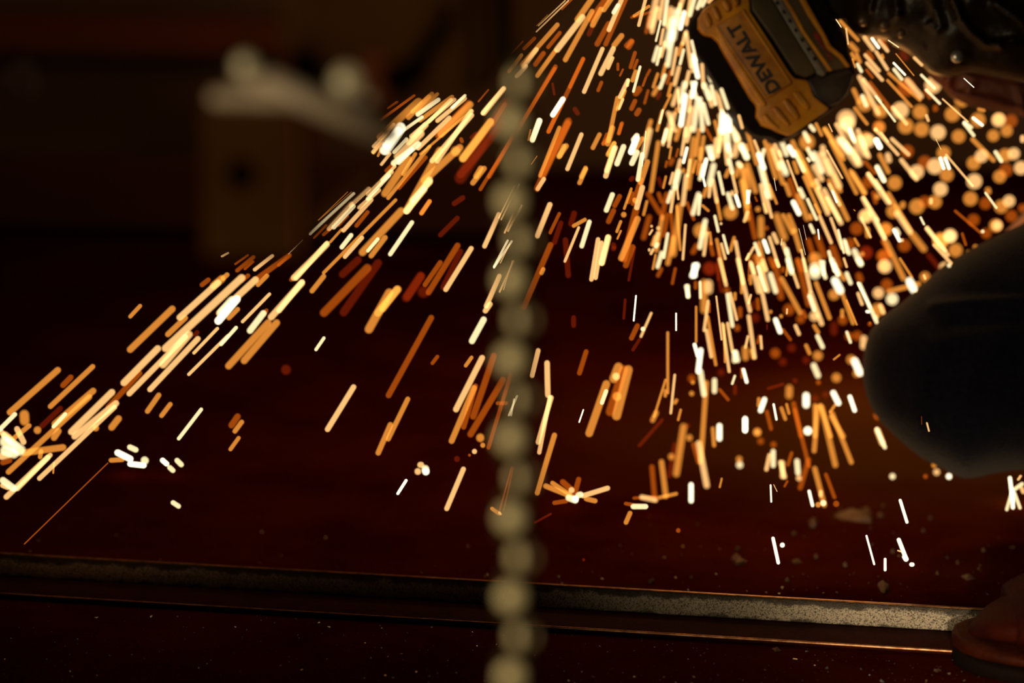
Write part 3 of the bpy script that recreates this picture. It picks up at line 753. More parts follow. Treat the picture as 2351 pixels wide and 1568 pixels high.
SPARKS = """
# 1000 0 3.918
1170 0 920 235 14 l
1200 0 900 290 16 l
1010 130 905 235 8 o
1240 -20 1130 90 22 b
1420 -30 1260 200 60 o
1560 -40 1380 200 70 b
1600 -40 1500 110 50 o
1340 130 1075 470 62 l
1420 80 1155 560 52 o
1110 205 760 600 50 o
1130 280 1000 440 40 b
920 425 770 620 50 l
790 365 625 540 16 b
900 330 780 450 40 b
780 480 650 655 40 o
825 580 720 700 44 l
985 460 880 600 50 b
1090 440 900 700 46 o
1500 60 1400 250 56 o
1430 190 1370 330 50 r
1680 -20 1550 290 46 l
1720 -30 1520 420 50 b
1570 190 1440 420 56 b
1650 30 1590 130 40 y
1690 300 1590 430 56 o
1780 350 1700 430 56 b
1610 415 1475 685 52 l
1600 505 1545 630 36 l
1510 420 1328 845 44 l
1335 510 1200 800 40 b
1160 870 1040 1055 52 w
1150 900 1005 1205 44 b
1500 725 1455 830 38 b
1690 615 1655 690 22 b
1740 705 1650 890 44 l
1640 860 1550 1290 44 o
1710 800 1630 1000 40 o
1690 880 1645 990 30 l
945 1060 855 1285 58 y
855 1160 830 1270 20 o
1320 1190 1178 1540 44 l
1485 1190 1405 1350 48 o
1685 1090 1640 1220 40 b
1210 1060 940 1600 78 b
1190 1290 1095 1430 56 o
1120 1130 930 1600 40 o
915 1400 858 1482 9 o
1090 580 470 1610 46 b
640 920 500 1140 50 b
625 780 410 1035 40 l
640 1080 200 1600 80 r
520 1065 225 1455 70 o
480 800 380 920 20 b
1360 1490 1300 1610 48 o
420 1490 350 1610 56 o
1615 1310 1530 1560 52 l
1620 1270 1545 1400 44 o
1550 1190 1500 1310 40 b
270 850 140 975 26 l
320 900 0 1240 60 b
280 870 0 1100 44 l
335 980 0 1470 50 l
1240 960 1290 1040 50 r
1170 1090 1220 1060 40 r
1050 740 1070 860 26 r
1640 560 1640 640 30 b
# 1440 0 4.9
215 -40 125 305 44 l
340 -60 250 340 90 l
350 60 270 390 70 l
400 100 30 200 40 b
260 60 60 190 40 o
250 160 210 390 60 b
380 220 320 475 32 y
410 -60 360 240 60 l
460 -80 410 300 60 y
410 310 370 520 44 l
350 505 290 710 62 y
385 520 330 745 44 y
430 450 375 660 56 l
440 695 385 900 56 o
435 820 360 1015 60 y
350 810 285 1000 48 o
355 960 280 1090 70 o
500 60 440 330 90 l
565 80 500 480 110 y
530 180 440 560 110 y
520 330 450 770 80 y
560 520 500 860 50 l
640 -60 570 160 70 l
600 20 560 300 60 l
650 110 590 350 66 w
720 -40 660 300 60 l
770 -60 700 200 60 y
850 -60 780 120 60 y
910 -60 830 90 60 y
980 -40 900 40 50 l
660 350 620 520 60 l
630 460 570 640 60 o
640 540 590 740 48 y
660 330 720 780 60 l
720 440 780 700 50 y
740 580 800 900 70 w
730 640 740 830 60 l
800 600 880 900 80 y
840 700 860 1010 60 l
880 740 960 940 70 y
590 730 525 980 66 l
500 920 455 1100 50 o
580 970 505 1210 70 l
570 1000 585 1280 40 l
495 780 440 960 60 b
655 900 595 1180 80 y
660 1040 600 1440 76 w
700 780 650 1000 60 l
720 1000 690 1280 60 l
730 1180 655 1560 80 l
770 900 725 1120 70 w
715 900 790 1130 60 y
800 1080 740 1500 80 y
820 1080 850 1500 70 y
850 920 940 1140 80 y
940 940 1000 1200 60 y
900 1000 960 1220 70 l
850 1140 920 1420 66 y
1000 1000 1080 1300 70 l
1050 980 1140 1240 60 y
1100 1180 1060 1520 100 w
1140 1200 1150 1500 80 w
1040 1260 1120 1560 90 l
980 1340 1050 1600 60 o
1250 1280 1300 1460 50 l
1150 1360 1260 1600 90 l
530 1250 440 1600 90 l
450 1240 550 1500 70 l
400 1230 330 1490 52 o
405 1225 360 1400 34 y
500 1050 400 1250 40 o
275 1330 195 1600 68 o
150 735 65 1045 36 y
105 780 50 930 56 o
265 770 210 870 40 b
215 860 170 980 34 b
160 970 70 1080 90 b
240 1000 190 1180 44 b
100 1110 35 1250 60 b
150 1210 90 1310 70 b
95 570 30 780 50 b
120 660 70 790 40 b
70 440 0 560 70 b
15 880 0 980 40 l
380 1020 330 1130 60 r
130 1500 50 1600 70 y
450 1440 395 1620 54 y
610 1370 540 1600 70 o
860 1400 970 1600 50 b
560 1200 540 1300 50 o
# 1380 300 4.612
130 -60 60 170 66 o
90 60 10 160 50 b
150 110 60 280 60 o
160 150 40 510 62 l
250 140 157 380 66 y
390 45 305 260 74 w
395 200 312 375 66 y
450 60 350 220 60 o
525 -40 440 320 80 l
475 0 435 380 12 y
440 225 385 545 54 y
500 300 410 580 66 o
610 95 525 670 64 o
445 570 370 845 66 l
430 490 330 800 60 b
380 800 230 1400 80 b
400 900 200 1385 76 o
210 670 130 820 60 b
325 600 240 840 34 o
340 640 280 780 50 b
340 710 380 770 60 o
240 860 240 920 66 o
130 650 45 870 62 y
145 820 65 990 64 b
215 945 160 1085 38 o
215 1050 168 1155 26 o
85 1095 0 1435 72 l
120 1180 150 1260 60 r
490 730 445 910 44 o
350 480 300 540 60 r
520 880 440 1170 76 b
345 1200 250 1460 70 b
360 1220 290 1600 34 r
600 480 650 610 60 r
690 470 655 620 36 o
700 310 680 400 40 b
695 -40 650 170 52 l
750 -40 712 190 50 l
745 160 720 310 34 o
820 180 790 290 36 b
770 280 720 380 70 b
845 285 775 580 60 l
830 400 770 640 80 y
765 430 725 580 40 l
750 620 700 780 56 y
780 580 735 880 46 l
800 560 820 740 32 l
740 850 770 1300 50 b
700 640 640 960 70 b
900 -50 850 280 50 l
870 390 870 460 60 o
905 445 865 810 64 l
915 165 868 355 42 w
960 -60 900 140 60 l
945 290 915 500 44 l
985 50 920 640 76 o
1010 300 970 460 44 o
1040 -40 1000 290 60 o
1030 340 1010 480 24 b
1090 40 1050 320 60 o
840 760 760 1350 86 o
800 780 840 1280 40 o
770 1100 700 1440 70 o
710 1070 660 1365 48 y
710 860 660 1140 60 b
895 980 865 1380 38 l
900 740 990 960 50 b
600 640 650 780 60 b
480 640 640 900 70 b
655 880 580 1300 64 o
650 1265 590 1470 62 y
610 1060 560 1240 60 l
575 1100 530 1230 44 o
580 1300 545 1480 36 o
535 995 535 1030 36 l
605 1005 605 1060 50 l
550 1040 505 1110 30 l
510 1240 510 1285 36 l
560 1240 520 1320 40 l
610 1180 570 1250 50 y
650 1440 590 1560 60 b
1040 640 965 910 70 y
1055 670 1030 905 44 y
1150 860 1060 780 40 o
1110 920 1040 1270 72 y
1125 1060 1085 1340 50 l
1150 1060 1170 1220 40 o
1105 600 1075 470 30 w
1120 280 1070 500 56 w
1090 340 1040 540 60 y
1060 160 1040 480 70 o
1130 580 1075 720 60 o
1200 330 1140 600 80 y
1180 500 1230 780 56 l
1160 560 1140 720 50 l
1165 140 1165 320 68 y
1115 150 1190 330 66 y
1220 60 1190 320 60 l
1260 -40 1230 300 60 l
1290 0 1240 250 60 l
1300 60 1340 380 60 l
1330 120 1380 300 60 y
1330 -60 1350 240 80 y
1400 -60 1440 130 90 y
1460 60 1400 300 90 l
1350 280 1395 470 60 y
1380 420 1440 680 44 l
1240 420 1300 690 48 y
1360 390 1310 510 60 o
1480 320 1420 510 80 o
1480 120 1560 320 80 y
1460 160 1520 240 60 l
1430 320 1500 400 70 y
1520 380 1560 640 80 o
1220 700 1270 960 48 o
1335 640 1400 850 64 y
1390 625 1390 700 60 l
1420 665 1470 820 50 w
1200 885 1245 1085 42 y
1270 970 1270 1000 40 l
1370 865 1370 865 176 o
1055 1060 1055 1060 180 o
1150 1460 1150 1460 166 r
1030 1185 955 1320 76 b
1030 1390 950 1570 80 w
1150 1160 1190 1340 60 b
1220 1130 1320 1620 50 o
1290 1090 1350 1315 40 y
1270 1180 1320 1375 42 l
1415 1110 1365 1290 50 o
1420 1150 1510 1640 54 l
1570 1290 1530 1380 34 l
1570 1330 1560 1600 30 b
1240 1220 1240 1600 50 r
790 1440 750 1640 46 b
1550 620 1560 780 40 w
1560 840 1510 980 50 l
1480 500 1560 840 80 o
# 1700 280 4.612
-10 215 80 410 80 y
60 220 90 320 40 o
60 60 180 470 64 o
140 180 200 330 44 l
180 310 260 520 70 w
255 270 210 440 60 y
200 440 300 820 70 y
240 500 330 830 60 l
210 640 280 980 60 l
260 720 335 1030 48 l
300 650 390 880 40 o
240 850 280 960 30 o
10 430 80 1060 70 o
60 420 170 770 80 o
70 820 160 1260 70 b
105 710 65 875 40 y
150 780 180 850 30 b
250 180 380 620 60 o
300 200 460 680 70 o
330 260 420 520 70 l
350 220 440 380 60 l
410 400 500 580 90 y
400 290 480 540 50 l
420 170 500 375 74 y
500 235 580 380 70 w
560 290 680 540 56 y
540 180 700 560 70 o
560 400 610 560 60 o
490 395 620 740 34 l
470 630 530 800 66 o
510 580 620 900 70 b
617 685 680 820 64 y
545 820 635 1000 68 w
665 90 735 230 66 y
725 20 795 110 60 y
705 215 705 215 190 o
590 280 800 700 90 o
640 400 760 700 70 o
700 260 780 420 60 y
760 300 880 560 80 y
700 370 740 430 40 y
760 440 880 640 80 l
660 560 850 980 50 o
790 590 850 720 60 l
750 620 960 960 80 o
800 680 940 1000 70 l
600 740 720 1060 80 o
700 800 815 1050 48 y
730 960 760 1050 60 o
780 860 850 1000 40 o
730 1070 785 1190 50 y
830 980 970 1300 54 l
820 1130 835 1250 20 w
870 690 1080 1100 72 l
900 780 1060 1060 60 l
925 590 1150 1060 70 o
930 640 1060 900 50 l
970 720 1025 860 28 w
860 230 900 380 80 l
830 300 960 580 90 l
900 360 1060 720 90 l
980 540 1070 760 70 o
910 290 1085 605 28 l
870 50 1110 420 60 o
940 180 1240 780 60 o
1150 490 1330 780 60 o
930 15 975 110 18 l
790 0 870 160 50 o
1000 0 1170 300 60 l
1030 160 1180 340 90 y
1180 260 1280 480 90 l
1100 200 1260 420 70 l
1140 60 1220 230 52 y
1230 60 1370 400 70 l
1250 130 1330 300 80 l
1130 20 1130 20 190 l
1350 200 1350 200 170 l
1470 60 1470 60 150 o
1430 60 1430 100 50 l
1420 165 1490 295 66 w
1480 100 1570 220 36 l
1430 455 1535 650 56 y
1420 600 1600 880 50 l
1340 525 1480 720 50 l
1400 720 1440 880 70 b
1300 400 1440 560 60 b
1460 320 1580 560 70 o
1350 640 1350 640 150 b
1325 1000 1325 1000 168 l
1270 1000 1385 1235 36 l
1290 780 1470 1060 50 l
1420 1000 1540 1255 56 l
1195 925 1220 945 14 o
1230 1130 1230 1130 160 b
1340 1100 1350 1240 70 o
1540 1140 1540 1140 160 o
950 1000 1080 1360 44 l
1030 1130 1100 1400 36 y
1090 1230 1160 1420 60 y
1110 1250 1130 1400 40 l
930 1350 1000 1600 50 y
980 1480 1040 1640 60 y
1190 1330 1290 1540 80 y
1200 1220 1260 1325 40 o
1290 1400 1290 1400 70 o
1330 1385 1330 1385 160 r
1160 1290 1160 1290 140 b
1500 1420 1500 1420 150 b
1530 1530 1530 1530 170 l
1090 1430 1130 1550 36 l
960 1290 1060 1560 90 b
800 1180 900 1460 90 b
710 1220 790 1480 76 b
790 1450 790 1450 160 o
790 1550 790 1550 140 y
880 1455 880 1640 54 y
560 1120 640 1390 70 o
500 960 590 1180 70 o
440 960 560 1200 60 o
640 1340 700 1600 36 l
618 1125 690 1410 7 y
665 1090 700 1250 5 y
355 590 380 730 8 y
370 950 480 1270 100 o
440 1230 430 1310 18 l
340 1160 400 1300 60 l
215 980 220 1250 90 o
185 925 185 925 76 o
275 1125 275 1125 66 b
240 1235 300 1400 58 w
145 1265 210 1430 52 y
150 1310 60 1470 40 l
180 1380 220 1640 80 o
300 1200 410 1550 50 l
480 1320 550 1600 68 y
440 1260 500 1420 60 l
130 1390 180 1520 80 b
100 1460 150 1620 50 l
190 1250 270 1600 60 o
590 1430 660 1600 70 b
300 1420 360 1560 70 b
1490 1240 1600 1440 60 b
# 1560 600 3.92
135 5 135 160 66 w
270 65 270 65 138 r
55 200 85 340 50 y
75 198 75 340 50 y
185 170 190 345 36 y
145 170 145 260 44 b
262 155 262 305 92 l
220 150 220 480 80 o
330 0 380 290 50 r
355 -40 425 235 46 l
425 260 425 260 80 b
330 305 380 715 22 l
260 340 220 640 40 l
270 370 270 470 30 b
240 600 290 880 46 l
250 480 330 950 40 o
430 275 480 605 50 y
455 270 520 540 36 l
500 270 500 360 40 o
385 545 450 1010 38 l
400 560 410 920 30 o
430 540 480 830 40 l
500 790 530 920 60 y
495 790 495 925 60 y
545 400 545 520 58 b
520 560 520 640 70 b
520 -40 640 470 50 l
560 140 560 300 40 o
645 290 620 390 28 l
620 470 680 890 50 l
620 660 590 790 34 l
590 750 595 905 76 o
640 780 670 890 50 o
640 0 720 300 56 l
640 110 640 220 40 o
710 120 800 550 50 l
720 0 800 290 60 l
700 30 780 280 40 y
740 -30 790 100 50 l
700 320 710 450 50 b
665 350 665 440 40 r
680 510 680 510 106 r
730 660 740 800 34 l
725 655 700 750 40 b
788 560 788 620 20 r
810 90 875 300 62 y
850 -40 920 360 76 b
905 130 1100 490 60 o
860 -30 900 60 40 l
965 -40 1015 130 54 y
1010 60 1075 250 40 l
975 20 960 140 30 o
930 40 930 110 50 b
985 435 985 435 124 b
970 420 965 480 22 l
915 495 915 495 46 o
820 455 820 455 46 o
855 500 915 660 56 w
920 600 1010 720 40 b
1035 560 1085 675 46 l
1090 520 1090 520 100 b
1100 430 1150 520 50 b
1110 -40 1185 290 46 l
1060 -40 1170 420 70 b
1160 290 1220 460 50 y
1220 105 1220 105 128 y
1265 -20 1320 170 50 y
1220 170 1360 535 54 o
1170 260 1290 590 60 l
1215 495 1215 495 108 l
1200 560 1260 660 50 o
1230 650 1300 795 54 y
1360 -40 1440 140 60 y
1380 135 1465 300 86 w
1400 60 1500 180 60 o
1440 220 1570 580 50 o
1500 340 1600 580 24 o
1495 85 1550 220 52 y
1390 300 1390 300 118 o
1470 530 1470 530 106 b
1465 420 1465 520 50 o
1390 530 1390 680 90 r
1600 90 1640 200 80 b
1590 -40 1650 45 66 y
1600 180 1725 430 34 y
1600 270 1650 405 44 l
1670 450 1720 455 36 w
1500 620 1545 745 38 y
1525 675 1525 675 92 b
1600 670 1600 670 108 b
1660 655 1655 805 80 l
1700 560 1725 570 50 b
1130 735 1180 850 50 o
1245 850 1245 850 108 o
1195 905 1260 1060 70 y
1140 890 1140 890 90 r
930 905 930 905 96 r
862 828 862 828 112 b
1010 780 1010 780 100 r
1380 890 1450 835 24 o
1560 860 1640 1040 82 w
1545 885 1545 885 104 o
1595 1010 1595 1010 90 o
1412 1048 1412 1048 104 o
1250 1090 1250 1090 60 b
1040 1075 1040 1075 60 r
990 1100 985 1250 86 o
780 1150 950 1100 40 r
1220 1235 1220 1235 90 r
1315 1200 1315 1200 80 r
1140 1170 1140 1330 78 w
1370 1155 1445 1305 66 w
1525 1195 1585 1365 52 w
1410 1280 1345 1370 38 o
130 730 170 870 42 w
195 770 165 1020 60 w
185 960 225 1230 64 y
110 1055 110 1055 90 b
130 1090 110 1090 50 o
130 1190 90 1190 60 o
375 1000 375 1000 86 r
315 1040 315 1200 62 y
470 1115 503 1018 30 y
570 955 610 1105 42 w
555 950 560 1060 30 b
150 395 150 740 30 o
350 1140 450 1260 40 b
500 1100 500 1210 50 r
775 1215 720 1370 60 w
715 1215 710 1320 44 o
845 1275 875 1435 26 w
910 1300 960 1440 46 o
960 1270 990 1385 36 o
780 1330 830 1530 50 b
1020 1250 1100 1600 60 b
1220 1270 1220 1600 56 o
1260 1270 1370 1600 54 o
1350 1370 1490 1600 60 o
1155 1525 1155 1525 86 y
590 1395 590 1550 60 w
700 1535 700 1535 86 o
# 2000 0 5.406
# 1920 0 5.406
0 240 65 345 12 y
30 240 290 520 60 o
120 340 150 560 30 l
150 520 280 660 90 o
180 640 240 760 60 o
330 440 480 640 70 l
430 460 540 610 50 w
510 480 655 655 60 l
560 480 640 620 60 b
640 495 780 592 18 y
480 620 650 885 60 l
560 660 590 740 50 o
380 620 460 760 80 b
340 660 550 900 60 l
360 760 590 1015 60 l
360 850 465 980 50 b
240 650 305 800 70 o
195 720 240 850 30 o
250 775 325 910 60 y
735 660 970 945 20 o
700 770 865 940 34 w
700 840 830 1005 56 y
790 620 890 760 120 r
950 700 1080 825 50 l
630 890 1060 1260 60 o
620 980 950 1340 50 o
850 960 1080 1230 90 l
870 1090 870 1090 250 b
1040 915 1235 1110 46 y
1200 1060 1200 1060 230 l
1100 1100 1300 1300 46 y
1090 1100 1180 1240 70 b
1310 1220 1645 1520 28 l
1560 1240 1560 1240 210 o
1440 1420 1440 1420 214 o
1230 1290 1230 1400 90 b
795 1370 795 1370 236 l
680 1310 890 1560 60 l
1040 1390 1040 1390 210 o
1110 1410 1150 1520 50 l
270 920 540 1440 80 l
320 960 560 1280 60 l
480 1180 740 1520 36 y
310 1160 385 1340 76 y
400 1000 700 1380 60 b
350 1290 350 1290 220 o
550 1380 550 1380 200 o
125 1480 125 1480 260 l
210 1320 400 1560 60 o
200 1080 300 1300 80 o
1760 1490 1760 1490 210 o
1680 1450 1830 1568 50 w
2015 1490 2015 1490 200 l
2170 1500 2170 1500 190 b
1860 1380 1740 1350 60 o
1580 968 1712 1088 14 w
1570 1500 1700 1600 60 y
# 1500 0 2.761
1155 120 1190 170 7 l
1790 880 1825 950 6 l
1700 820 1700 820 108 o
1600 800 1600 800 112 o
1805 840 1805 840 110 l
1430 800 1430 800 90 b
1345 880 1345 880 100 o
1240 800 1275 900 34 y
1190 770 1360 1000 60 l
1400 810 1560 990 30 l
1500 870 1630 990 34 l
1405 870 1445 950 44 w
1935 865 1935 865 100 o
2190 755 2190 755 90 o
2240 830 2240 830 90 o
2155 860 2155 860 90 o
1960 770 2040 870 30 y
1840 970 1840 970 100 o
1720 1030 1720 1030 100 b
1610 960 1610 960 96 b
1670 1090 1670 1090 104 l
1560 1000 1680 1150 40 l
1480 960 1500 1040 50 l
1530 1160 1530 1160 104 o
1785 1055 1785 1055 114 l
1815 990 1845 1080 28 w
1845 990 1880 1080 28 w
1860 1110 1860 1110 100 o
1820 1200 1820 1200 104 l
1785 1280 1785 1280 100 o
1760 1250 1760 1300 30 l
1670 1310 1670 1310 110 o
1720 1280 1720 1280 90 b
1850 975 2030 1185 20 l
2010 870 2170 1030 40 o
2080 990 2080 990 96 l
2160 950 2215 1035 34 y
2030 1035 2030 1035 100 o
2230 985 2230 985 100 o
2285 975 2285 975 90 l
2235 1080 2235 1080 100 b
2195 1120 2195 1120 96 o
2035 1150 2035 1150 110 l
2330 1065 2330 1065 100 l
2115 1180 2130 1240 50 o
2100 1215 2180 1325 20 y
2010 1260 2010 1260 104 o
2105 1290 2105 1290 90 b
2205 1310 2205 1310 100 o
2255 1275 2255 1275 90 l
2270 1370 2270 1370 90 b
2030 1395 2030 1395 90 b
2170 1430 2170 1430 96 o
2180 1430 2180 1430 80 l
1905 1330 2080 1480 26 b
2075 1460 2100 1475 30 y
2110 1480 2110 1480 80 b
1880 1500 1880 1500 90 l
1820 1530 1820 1530 110 o
1590 1270 1570 1330 50 o
1520 1340 1520 1340 100 o
1480 1210 1640 1480 40 o
1530 1330 1640 1490 50 l
1345 1370 1345 1370 90 o
1470 1450 1470 1450 100 b
1690 1370 1720 1430 20 y
1725 1430 1860 1600 34 l
1560 1500 1530 1440 44 y
1430 1270 1410 1220 50 o
1410 1040 1470 1160 44 y
1350 1090 1500 1300 40 l
1320 1240 1475 1530 40 l
1250 1080 1350 1240 50 o
1080 800 1210 1000 40 o
1160 860 1310 1060 60 l
2340 1320 2340 1320 70 b
2340 850 2340 910 40 l
# 1650 450 2.85
1590 235 1620 330 26 b
1680 335 1680 335 46 o
1635 370 1635 370 46 o
1515 260 1515 260 104 l
1455 290 1455 290 116 o
1550 355 1550 355 104 o
1350 200 1510 400 36 l
1400 310 1530 450 30 l
1480 470 1480 470 90 l
1500 440 1515 470 36 y
1085 280 1220 560 50 o
1180 400 1270 540 24 o
1080 450 1080 465 88 o
1085 390 1085 390 100 b
1215 325 1215 325 96 b
965 370 965 370 104 r
1250 230 1360 370 60 o
1360 370 1450 480 50 r
1235 530 1290 640 62 w
1090 630 1330 570 46 o
1350 530 1350 530 82 o
1340 510 1355 550 20 l
1100 580 1100 580 90 b
1045 635 1045 635 88 l
1135 675 1135 675 92 y
1040 745 1040 745 100 o
1050 700 1085 780 40 l
1020 780 1040 810 44 l
915 560 1040 840 34 y
990 830 990 830 20 b
1045 1435 1045 1435 76 b
1030 1510 1080 1640 50 l
1140 210 1190 305 30 w
1200 290 1200 290 30 l
1290 620 1290 620 30 l
# 1500 950 2.537
210 140 210 140 50 o
105 250 105 250 50 o
45 260 75 500 42 o
180 50 130 375 52 o
310 -200 275 300 40 o
260 150 315 440 46 l
230 160 270 300 40 b
-10 290 10 520 40 b
130 160 90 380 40 r
385 50 385 165 42 w
345 70 355 200 34 o
200 70 200 70 40 r
535 10 535 115 38 w
605 110 605 110 56 o
625 160 625 160 52 b
500 265 500 265 50 o
503 298 503 298 52 y
220 395 220 525 38 w
400 370 385 435 16 o
680 225 655 340 34 l
698 200 698 320 40 y
700 180 700 180 48 b
735 265 770 385 36 l
752 265 752 385 40 l
835 255 845 365 42 y
848 375 848 375 44 l
810 215 780 310 30 b
820 -40 910 320 34 b
960 -60 935 235 38 o
975 -60 1065 320 44 o
1035 -20 1160 300 38 o
910 250 850 450 40 b
900 100 900 100 56 w
935 300 1000 550 40 o
1000 340 1060 500 30 b
990 520 990 520 40 y
960 530 960 530 36 o
1065 525 1065 525 40 b
975 440 975 490 30 l
905 440 930 545 24 w
683 410 687 518 12 w
700 410 722 455 6 l
785 385 760 430 18 b
1295 75 1355 210 34 y
1393 365 1393 365 46 y
1310 10 1310 10 56 b
1535 200 1535 200 40 b
1635 300 1635 300 40 o
1650 340 1650 340 50 l
1585 365 1585 365 36 b
1722 365 1722 365 44 w
1435 495 1480 640 20 w
1240 705 1288 882 13 w
1350 838 1350 918 18 w
1425 722 1478 858 26 w
1455 820 1480 860 32 w
1490 878 1522 878 26 w
695 715 730 878 22 w
738 765 765 765 30 w
1562 12 1564 65 5 b
1592 48 1607 106 12 l
145 680 145 680 30 b
2075 360 2095 520 30 w
2090 440 2095 560 30 w
2095 430 2055 570 26 y
2100 450 2140 560 26 y
2090 450 2160 400 30 y
2120 390 2145 355 20 l
2140 420 2160 470 30 l
1420 795 1450 805 10 l
# 900 700 2.614
245 60 -30 560 40 b
280 300 235 360 26 b
560 70 470 235 42 y
600 -20 550 50 36 l
485 305 435 375 26 o
550 300 375 645 40 l
505 470 425 750 36 b
500 480 350 835 40 o
620 285 480 690 44 b
680 430 460 795 44 b
720 400 575 870 28 b
530 798 530 798 56 o
495 880 495 880 34 l
550 835 540 850 34 o
470 900 460 905 20 b
755 540 700 670 16 y
735 560 715 670 14 y
700 590 620 590 26 b
880 258 835 440 34 l
930 330 935 560 38 l
960 540 870 840 34 l
950 540 880 900 30 l
980 765 865 1145 36 o
102 550 -30 820 34 o
200 985 200 985 50 y
195 960 150 960 40 l
203 1000 203 1000 48 w
155 1000 155 1000 44 l
90 1045 30 1140 20 w
435 970 322 1238 34 l
720 970 645 1240 12 b
730 970 670 1240 10 b
590 1215 655 1260 26 o
640 1240 660 1262 18 l
960 1250 850 1310 16 r
1400 -40 1390 90 20 r
1465 -60 1450 100 12 w
1560 40 1490 200 22 l
1505 145 1505 145 30 y
1480 110 1430 215 34 b
1490 200 1440 280 24 r
1705 45 1705 158 12 w
1170 265 1120 425 34 b
1150 625 1122 708 10 w
1295 450 1175 795 52 o
1290 505 1255 600 28 y
1370 345 1320 470 60 o
1400 360 1300 670 60 b
1425 360 1340 695 60 o
1345 420 1345 440 50 l
1350 540 1350 560 60 o
1655 155 1655 540 24 o
1645 440 1570 680 22 o
1640 500 1640 560 28 o
1595 630 1555 710 40 o
1698 410 1672 660 22 l
1715 560 1690 600 30 o
1735 620 1715 700 22 o
1630 680 1475 855 30 r
905 1080 1080 1150 36 o
950 1060 1100 1160 30 o
1010 1050 1090 1120 40 b
1125 1030 1095 1140 36 b
1060 1110 1095 1115 40 l
1040 1150 1120 1180 44 y
1080 1165 1120 1165 44 w
1100 1150 1150 1130 40 y
1130 1150 1310 1095 34 l
1150 1160 1235 1180 34 o
960 1190 1060 1175 30 b
1440 1160 1600 1150 24 b
1390 1190 1500 1210 26 b
1430 1210 1540 1210 36 y
1480 1150 1600 1175 40 l
1590 1160 1720 1130 30 o
1435 1235 1398 1320 32 o
1090 60 1090 140 34 r
1150 1530 1150 1530 20 r
380 910 400 940 40 r
# 800 100 2.613
400 305 150 490 20 b
300 345 230 390 16 b
945 255 800 430 40 l
870 450 670 710 56 o
970 330 650 840 80 r
560 620 340 1020 50 o
500 800 335 1022 46 l
495 935 430 1030 30 o
665 1035 540 1160 34 r
700 915 620 970 36 r
825 735 735 850 36 o
1025 840 915 1060 10 l
1000 850 900 1050 10 l
1040 965 955 1130 16 l
1000 1000 935 1140 14 l
910 1010 810 1230 32 l
985 1180 870 1350 16 y
960 1175 870 1345 16 y
970 1200 910 1320 8 l
995 1300 905 1495 14 l
985 1300 930 1480 8 l
915 1380 820 1590 34 l
1245 140 785 885 26 b
1415 80 1195 540 30 b
1325 460 1120 890 46 b
1180 800 1125 885 30 l
1215 950 1125 1170 36 l
1270 1010 1205 1145 24 b
1280 1060 1230 1210 36 r
1300 1160 1320 1410 38 r
1220 1190 1040 1600 40 b
1175 1340 1150 1390 30 o
1360 1000 1330 1100 40 r
1385 1095 1295 1315 20 l
1450 1055 1395 1230 32 y
1430 1050 1340 1100 26 o
1500 1160 1455 1430 30 l
1560 1145 1515 1335 34 l
1520 1180 1480 1420 30 l
1590 1230 1590 1230 36 r
1640 470 1620 550 26 b
745 1215 575 1490 34 l
665 1195 470 1510 40 b
560 1300 450 1460 34 b
450 1370 330 1550 60 r
680 1230 560 1480 40 r
450 1490 450 1490 80 r
305 1455 190 1610 50 o
1430 740 1380 850 32 o
1150 445 1095 595 40 y
1300 600 1260 690 36 o
# 840 200 6.0308
430 190 290 300 24 b
690 100 100 520 40 b
770 150 160 720 120 o
900 100 560 450 80 o
940 60 620 360 70 o
1010 70 690 380 60 o
1030 150 690 400 70 y
1390 95 1175 300 50 y
800 400 350 720 50 y
1220 110 720 480 70 o
1200 150 850 500 60 l
1250 150 600 700 60 l
1180 400 700 870 70 l
860 490 560 800 90 l
800 600 400 1000 120 l
1480 200 1000 690 110 o
1480 310 740 940 40 o
1490 360 890 1050 80 l
520 500 220 930 160 w
480 560 250 850 130 w
400 500 90 840 60 l
330 620 80 920 60 l
580 700 370 920 60 y
760 760 350 1080 90 y
660 840 430 1070 70 y
350 900 200 1090 50 l
900 800 290 1560 60 o
700 900 500 1230 60 o
620 950 230 1520 120 o
850 950 440 1420 60 b
1340 800 770 1330 110 o
1260 880 1230 900 150 o
920 1280 610 1600 90 l
380 1150 0 1500 70 l
340 1200 0 1568 60 y
420 1080 200 1300 50 l
1310 690 1340 780 60 b
250 540 170 590 60 b
240 750 90 930 50 o
220 830 160 970 40 o
460 980 260 1180 60 b
1540 620 1440 720 60 r
# 640 440 5.6
890 0 500 375 12 o
940 0 510 370 10 o
980 10 385 555 40 y
1180 -60 900 200 60 l
1310 -40 1010 220 60 l
960 130 620 500 70 l
980 160 680 480 70 y
1210 80 810 520 66 l
900 300 760 450 34 b
1160 240 980 460 60 b
620 420 440 605 34 b
680 460 555 565 50 b
820 470 650 660 40 o
950 535 790 740 64 y
1520 90 560 1060 50 o
1090 570 830 860 60 l
600 1060 405 1305 74 o
640 635 200 1140 70 l
220 1060 140 1155 60 b
325 1130 -20 1560 80 l
310 618 120 805 14 l
1610 210 1040 820 110 o
1290 590 1130 780 50 y
1390 560 1165 855 76 o
1730 370 1415 830 64 y
1900 -60 1615 285 84 l
1955 95 1815 305 66 b
1060 840 780 1100 110 r
1310 870 800 1600 120 r
1180 940 540 1600 120 b
1860 1040 1620 1400 120 r
1565 1215 1240 1600 110 o
160 790 -20 960 50 b
# 0 500 2.091
1580 115 1400 300 34 l
1100 165 1060 187 12 l
1195 175 1125 225 12 b
1225 180 1130 260 22 b
1220 205 1170 250 16 b
1315 175 1215 255 20 l
1400 170 1210 310 30 b
1100 265 1060 300 26 o
1080 280 1010 340 40 o
1010 290 960 330 26 b
1060 300 850 490 34 l
1175 275 780 640 40 l
1200 270 1150 310 24 b
1240 285 1040 470 36 l
